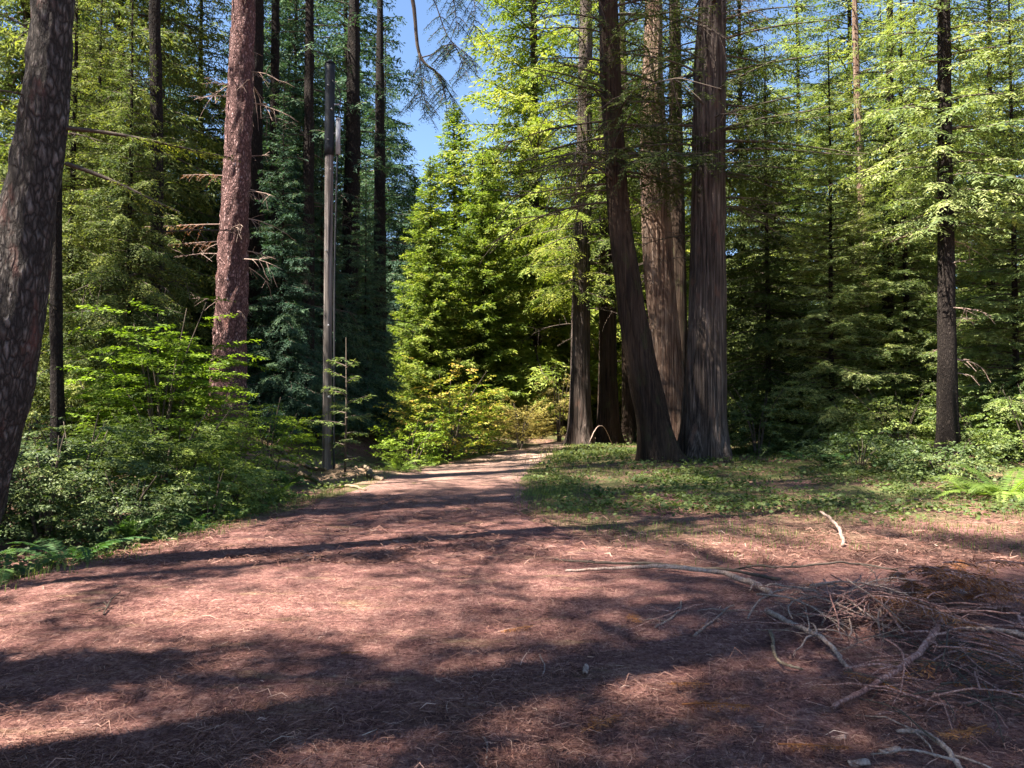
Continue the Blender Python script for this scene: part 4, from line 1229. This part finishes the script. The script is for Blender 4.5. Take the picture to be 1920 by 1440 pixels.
heap2 = thing('brush_heap', 'dark tangle of dead twigs at the lower right edge', 'brush heap', (*ground_at(1850, 1290), Hs(*ground_at(1850, 1290))))
for k in range(120):
    px_, py_ = rg.normal(.1, .45), rg.normal(0, .42)
    hz = .16 * math.exp(-(px_ ** 2 / .4 + py_ ** 2 / .3))
    link('twig', TWD[k % 4], heap2, (px_, py_, .015 + hz * rg.uniform(.1, 1)), (rg.normal(0, .2), rg.normal(0, .2), rg.uniform(0, 6.28)), rg.uniform(.25, .7))
lf, wd = MB(), MB()
for k in range(12):
    spray(lf, wd, [.1 + rg.normal(0, .35), rg.normal(0, .3), rg.uniform(.04, .18)], rg.uniform(0, 6.28), rg.uniform(.25, .5), up=.2, droop=.4, ll=.05, lw=.010, sp_=.014, tw=.045, wid=.35, t0=.1, hang=.3, tr=.005, rg=rg)
link('dead_spray', lf.mesh('dead_spray', G['brown'], False), heap2)
link('spray_stem', wd.mesh('spray_stem', M['limb']), heap2)

# dead brown redwood sprays lying about
SP = []
for k in range(5):
    lf = MB()
    spray(lf, lf, [0, 0, .02], 0, .5, up=.08, droop=.12, ll=.045, lw=.010, sp_=.013, tw=.05, wid=.32, t0=.1, hang=.05, tr=.004, rg=rg)
    SP.append(lf.mesh('dead_spray', G['brown'], False))
spots = [(1280, 1335, 1.0, 'brown dead spray in the foreground left of the bark chips'), (1090, 1388, .7, 'small brown spray near the bottom edge, centre of the picture'),
         (1180, 1160, .7, 'brown spray just below the left end of the longest branch'), (1330, 1295, .7, 'brown spray left of the straight grey stick'),
         (1700, 1310, .9, 'brown spray under the thick reddish branch'), (1850, 1372, 1.0, 'brown spray in the lower right corner'),
         (1885, 1285, .9, 'brown spray at the right edge below the level grey branch'), (1460, 1405, .8, 'brown spray left of the largest bark chip'),
         (1000, 1180, .6, 'lone brown spray in the middle of the litter'), (1790, 1075, 1.15, 'orange-brown spray upper right of the twig heap'),
         (1835, 1108, 1.15, 'orange-brown spray right beside the twig heap'), (1500, 1120, .8, 'brown spray at the left foot of the twig heap'),
         (640, 1232, .5, 'small brown spray on the track, left foreground')]
for k, (u, v, s_, lab) in enumerate(spots):
    X, Y = ground_at(u, v)
    tag(link('dead_spray', SP[k % 5], None, (X, Y, float(Hg(X, Y)) + .012), (rg.normal(0, .12), rg.normal(-.1, .12), rg.uniform(0, 6.28)), s_ * .75),
        lab, 'dead spray', 'brown sprays fallen on the litter')

# ---------------------------------------------------------------- needle litter, ground cover, grass
def view_scatter(n, vmin, vmax, umin=-80, umax=2000, seed=0, power=1.0):
    rg = np.random.default_rng(seed)
    v = vmin + (vmax - vmin) * rg.random(n) ** power
    u = rg.uniform(umin, umax, n)
    x, y = (u - 960) / FPX, (720 - v) / FPX
    dz = sp + y * cp; dy = cp - y * sp
    k = -EYE / dz
    return x * k, dy * k, rg


def litter(n, vmin, vmax, seed, lr, wr):
    x, y, rg = view_scatter(n, vmin, vmax, seed=seed)
    keep = (x > road_l(y) - .5) & (rg.random(n) < .35 + .65 * sstep(.35, .6, fbm(x * 1.5, y * 1.5, 31, 3)))
    x, y = x[keep], y[keep]; k = len(x)
    a = rg.uniform(0, 6.283, k)
    L = rg.uniform(*lr, k) * (1 + .8 * (rg.random(k) < .12)); W = rg.uniform(*wr, k)
    z = Hg(x, y) + rg.uniform(.002, .016, k)
    tilt = rg.normal(0, .16, k)
    D = np.stack([np.cos(a), np.sin(a), tilt], -1)
    S = np.stack([-np.sin(a), np.cos(a), rg.normal(0, .5, k)], -1)
    c = np.stack([x, y, z], -1)
    b = rg.normal(0, .16, k)[:, None] * S * L[:, None]
    up = np.array([0, 0, 1.0]) * (np.abs(rg.normal(0, .07, k)) * L)[:, None]
    hw = (S * W[:, None] * .5)
    V = np.stack([c - D * L[:, None] * .5 - hw * .6, c - D * L[:, None] * .5 + hw * .6, c + b + up + hw, c + b + up - hw, c + D * L[:, None] * .5 + hw * .4, c + D * L[:, None] * .5 - hw * .4], 1)
    i0 = np.arange(k) * 6
    F = np.concatenate([np.stack([i0, i0 + 1, i0 + 2, i0 + 3], -1), np.stack([i0 + 3, i0 + 2, i0 + 4, i0 + 5], -1)])
    tint = np.clip(rg.normal(.38, .18, k), 0, .92)
    return V.reshape(-1, 3), F, np.repeat(tint, 6)


mb = MB()
mb.add(*litter(56000, 1040, 1480, 41, (.025, .10), (.0015, .0042)))
mb.add(*litter(21000, 930, 1060, 42, (.06, .18), (.005, .010)))
mb.add(*litter(5000, 1120, 1480, 43, (.06, .15), (.0025, .005)))
tag(link('needle_litter', mb.mesh('needle_litter', G['litter'], False)), 'reddish brown fallen needles and twiglets strewn over the track', 'litter', kind='stuff')

# small leafy ground cover round the redwoods
def cover(n, x0, x1, y0, y1, seed, dens, size, hgt):
    rg = np.random.default_rng(seed)
    x, y = rg.uniform(x0, x1, n), rg.uniform(y0, y1, n)
    keep = rg.random(n) < dens(x, y) * (.12 + .88 * sstep(.40, .60, fbm(x * 2.6, y * 2.6, 71, 3)))
    x, y = x[keep], y[keep]; k = len(x)
    a = rg.uniform(0, 6.283, k)
    hh = rg.uniform(.02, hgt, k)
    P = np.stack([x, y, Hg(x, y) + hh], -1)
    D = unit(np.stack([np.cos(a), np.sin(a), rg.normal(.1, .3, k)], -1))
    N = unit(np.array([0, 0, 1.0]) + rg.normal(0, .45, (k, 3)))
    return P, D, N, rg.uniform(.45, 1.6, k) * size, np.clip(.5 + rg.normal(0, .16, k) + .5 * (fbm(x * .8, y * .8, 51, 2) - .5), 0, 1)


def add_cover(mb, *a):
    P, D, N, s, t = cover(*a)
    leaves(mb, P, D, N, s, s * .8, t, fold=.15, mid=.55)


def dens_right(x, y):
    d = x - road_r(y)
    return sstep(-.1, .9, d) * sstep(10.2, 12.2, y + .5 * (fbm(x, y * 0, 52, 2) - .5)) * (.15 + .85 * sstep(.38, .55, fbm(x * .55, y * .55, 53, 3)))


def dens_bank(x, y):
    d = road_l(y) - x
    return sstep(.05, .5, d) * (.35 + .65 * sstep(.35, .55, fbm(x * .7, y * .7, 54, 3))) * (1 - np.exp(-(((x + 3.8) / 1.3) ** 2 + ((y - 17.8) / 1.6) ** 2)))


mb = MB()
add_cover(mb, 64000, 0, 10, 10, 18, 55, dens_right, .055, .10)
add_cover(mb, 30000, 0, 14, 18, 30, 56, dens_right, .075, .14)
add_cover(mb, 26000, -10, -2.5, 6, 16, 57, dens_bank, .055, .14)
add_cover(mb, 16000, -12, 0, 16, 30, 58, dens_bank, .08, .18)
tag(link('ground_cover', mb.mesh('ground_cover', G['cover'], False)), 'low green leafy ground cover round the redwoods and along the bank', 'ground cover', kind='stuff')


def grass(mb, n, x0, x1, y0, y1, seed, dens, hr, w):
    rg = np.random.default_rng(seed)
    x, y = rg.uniform(x0, x1, n), rg.uniform(y0, y1, n)
    keep = rg.random(n) < dens(x, y)
    x, y = x[keep], y[keep]; k = len(x)
    a = rg.uniform(0, 6.283, k); h = rg.uniform(*hr, k)
    b = np.stack([x, y, Hg(x, y) - .01], -1)
    s = np.stack([np.cos(a), np.sin(a), np.zeros(k)], -1) * w * .5
    f = np.stack([-np.sin(a), np.cos(a), np.zeros(k)], -1) * (h * rg.uniform(.1, .7, k))[:, None]
    up = np.array([0, 0, 1.0]) * h[:, None]
    V = np.stack([b - s, b + s, b + f * .35 + up * .6 + s * .7, b + f * .35 + up * .6 - s * .7, b + f + up], 1).reshape(-1, 3)
    i0 = np.arange(k) * 5
    F = np.concatenate([np.stack([i0, i0 + 1, i0 + 2, i0 + 3], -1), np.stack([i0 + 3, i0 + 2, i0 + 4, i0 + 4], -1)])
    mb.add(V, F, np.repeat(np.clip(rg.normal(.5, .2, k), 0, 1), 5))


def edge_l(x, y):
    d = road_l(y) - x
    return np.exp(-((d - .25) / .30) ** 2) * (.25 + .75 * sstep(.35, .55, fbm(x * 1.3, y * 1.3, 59, 3)))


def edge_r(x, y):
    d = x - road_r(y)
    return (np.exp(-((d - .5) / .55) ** 2) * sstep(9, 13, y) * .8 + .35 * sstep(.50, .62, fbm(x * .9, y * .9, 60, 3)) * sstep(0, 1, d) * sstep(7.2, 9.5, y)
            + .9 * np.exp(-(((x - 3.2) / 1.6) ** 2 + ((y - 27) / 2.2) ** 2)) + .5 * sstep(.5, .6, fbm(x * .8, y * .8, 63, 2)) * sstep(6, 7.5, x) * sstep(10, 11, y) * sstep(14.5, 13, y))


mb = MB()
grass(mb, 46000, -6.2, 1, 5, 26, 64, edge_l, (.04, .13), .007)
grass(mb, 70000, 0, 10, 7, 20, 65, edge_r, (.03, .10), .007)
grass(mb, 26000, 0, 8, 20, 33, 66, edge_r, (.05, .16), .014)
tag(link('grass', mb.mesh('grass', G['grass'], False)), 'short grass along both edges of the track', 'grass', kind='stuff')
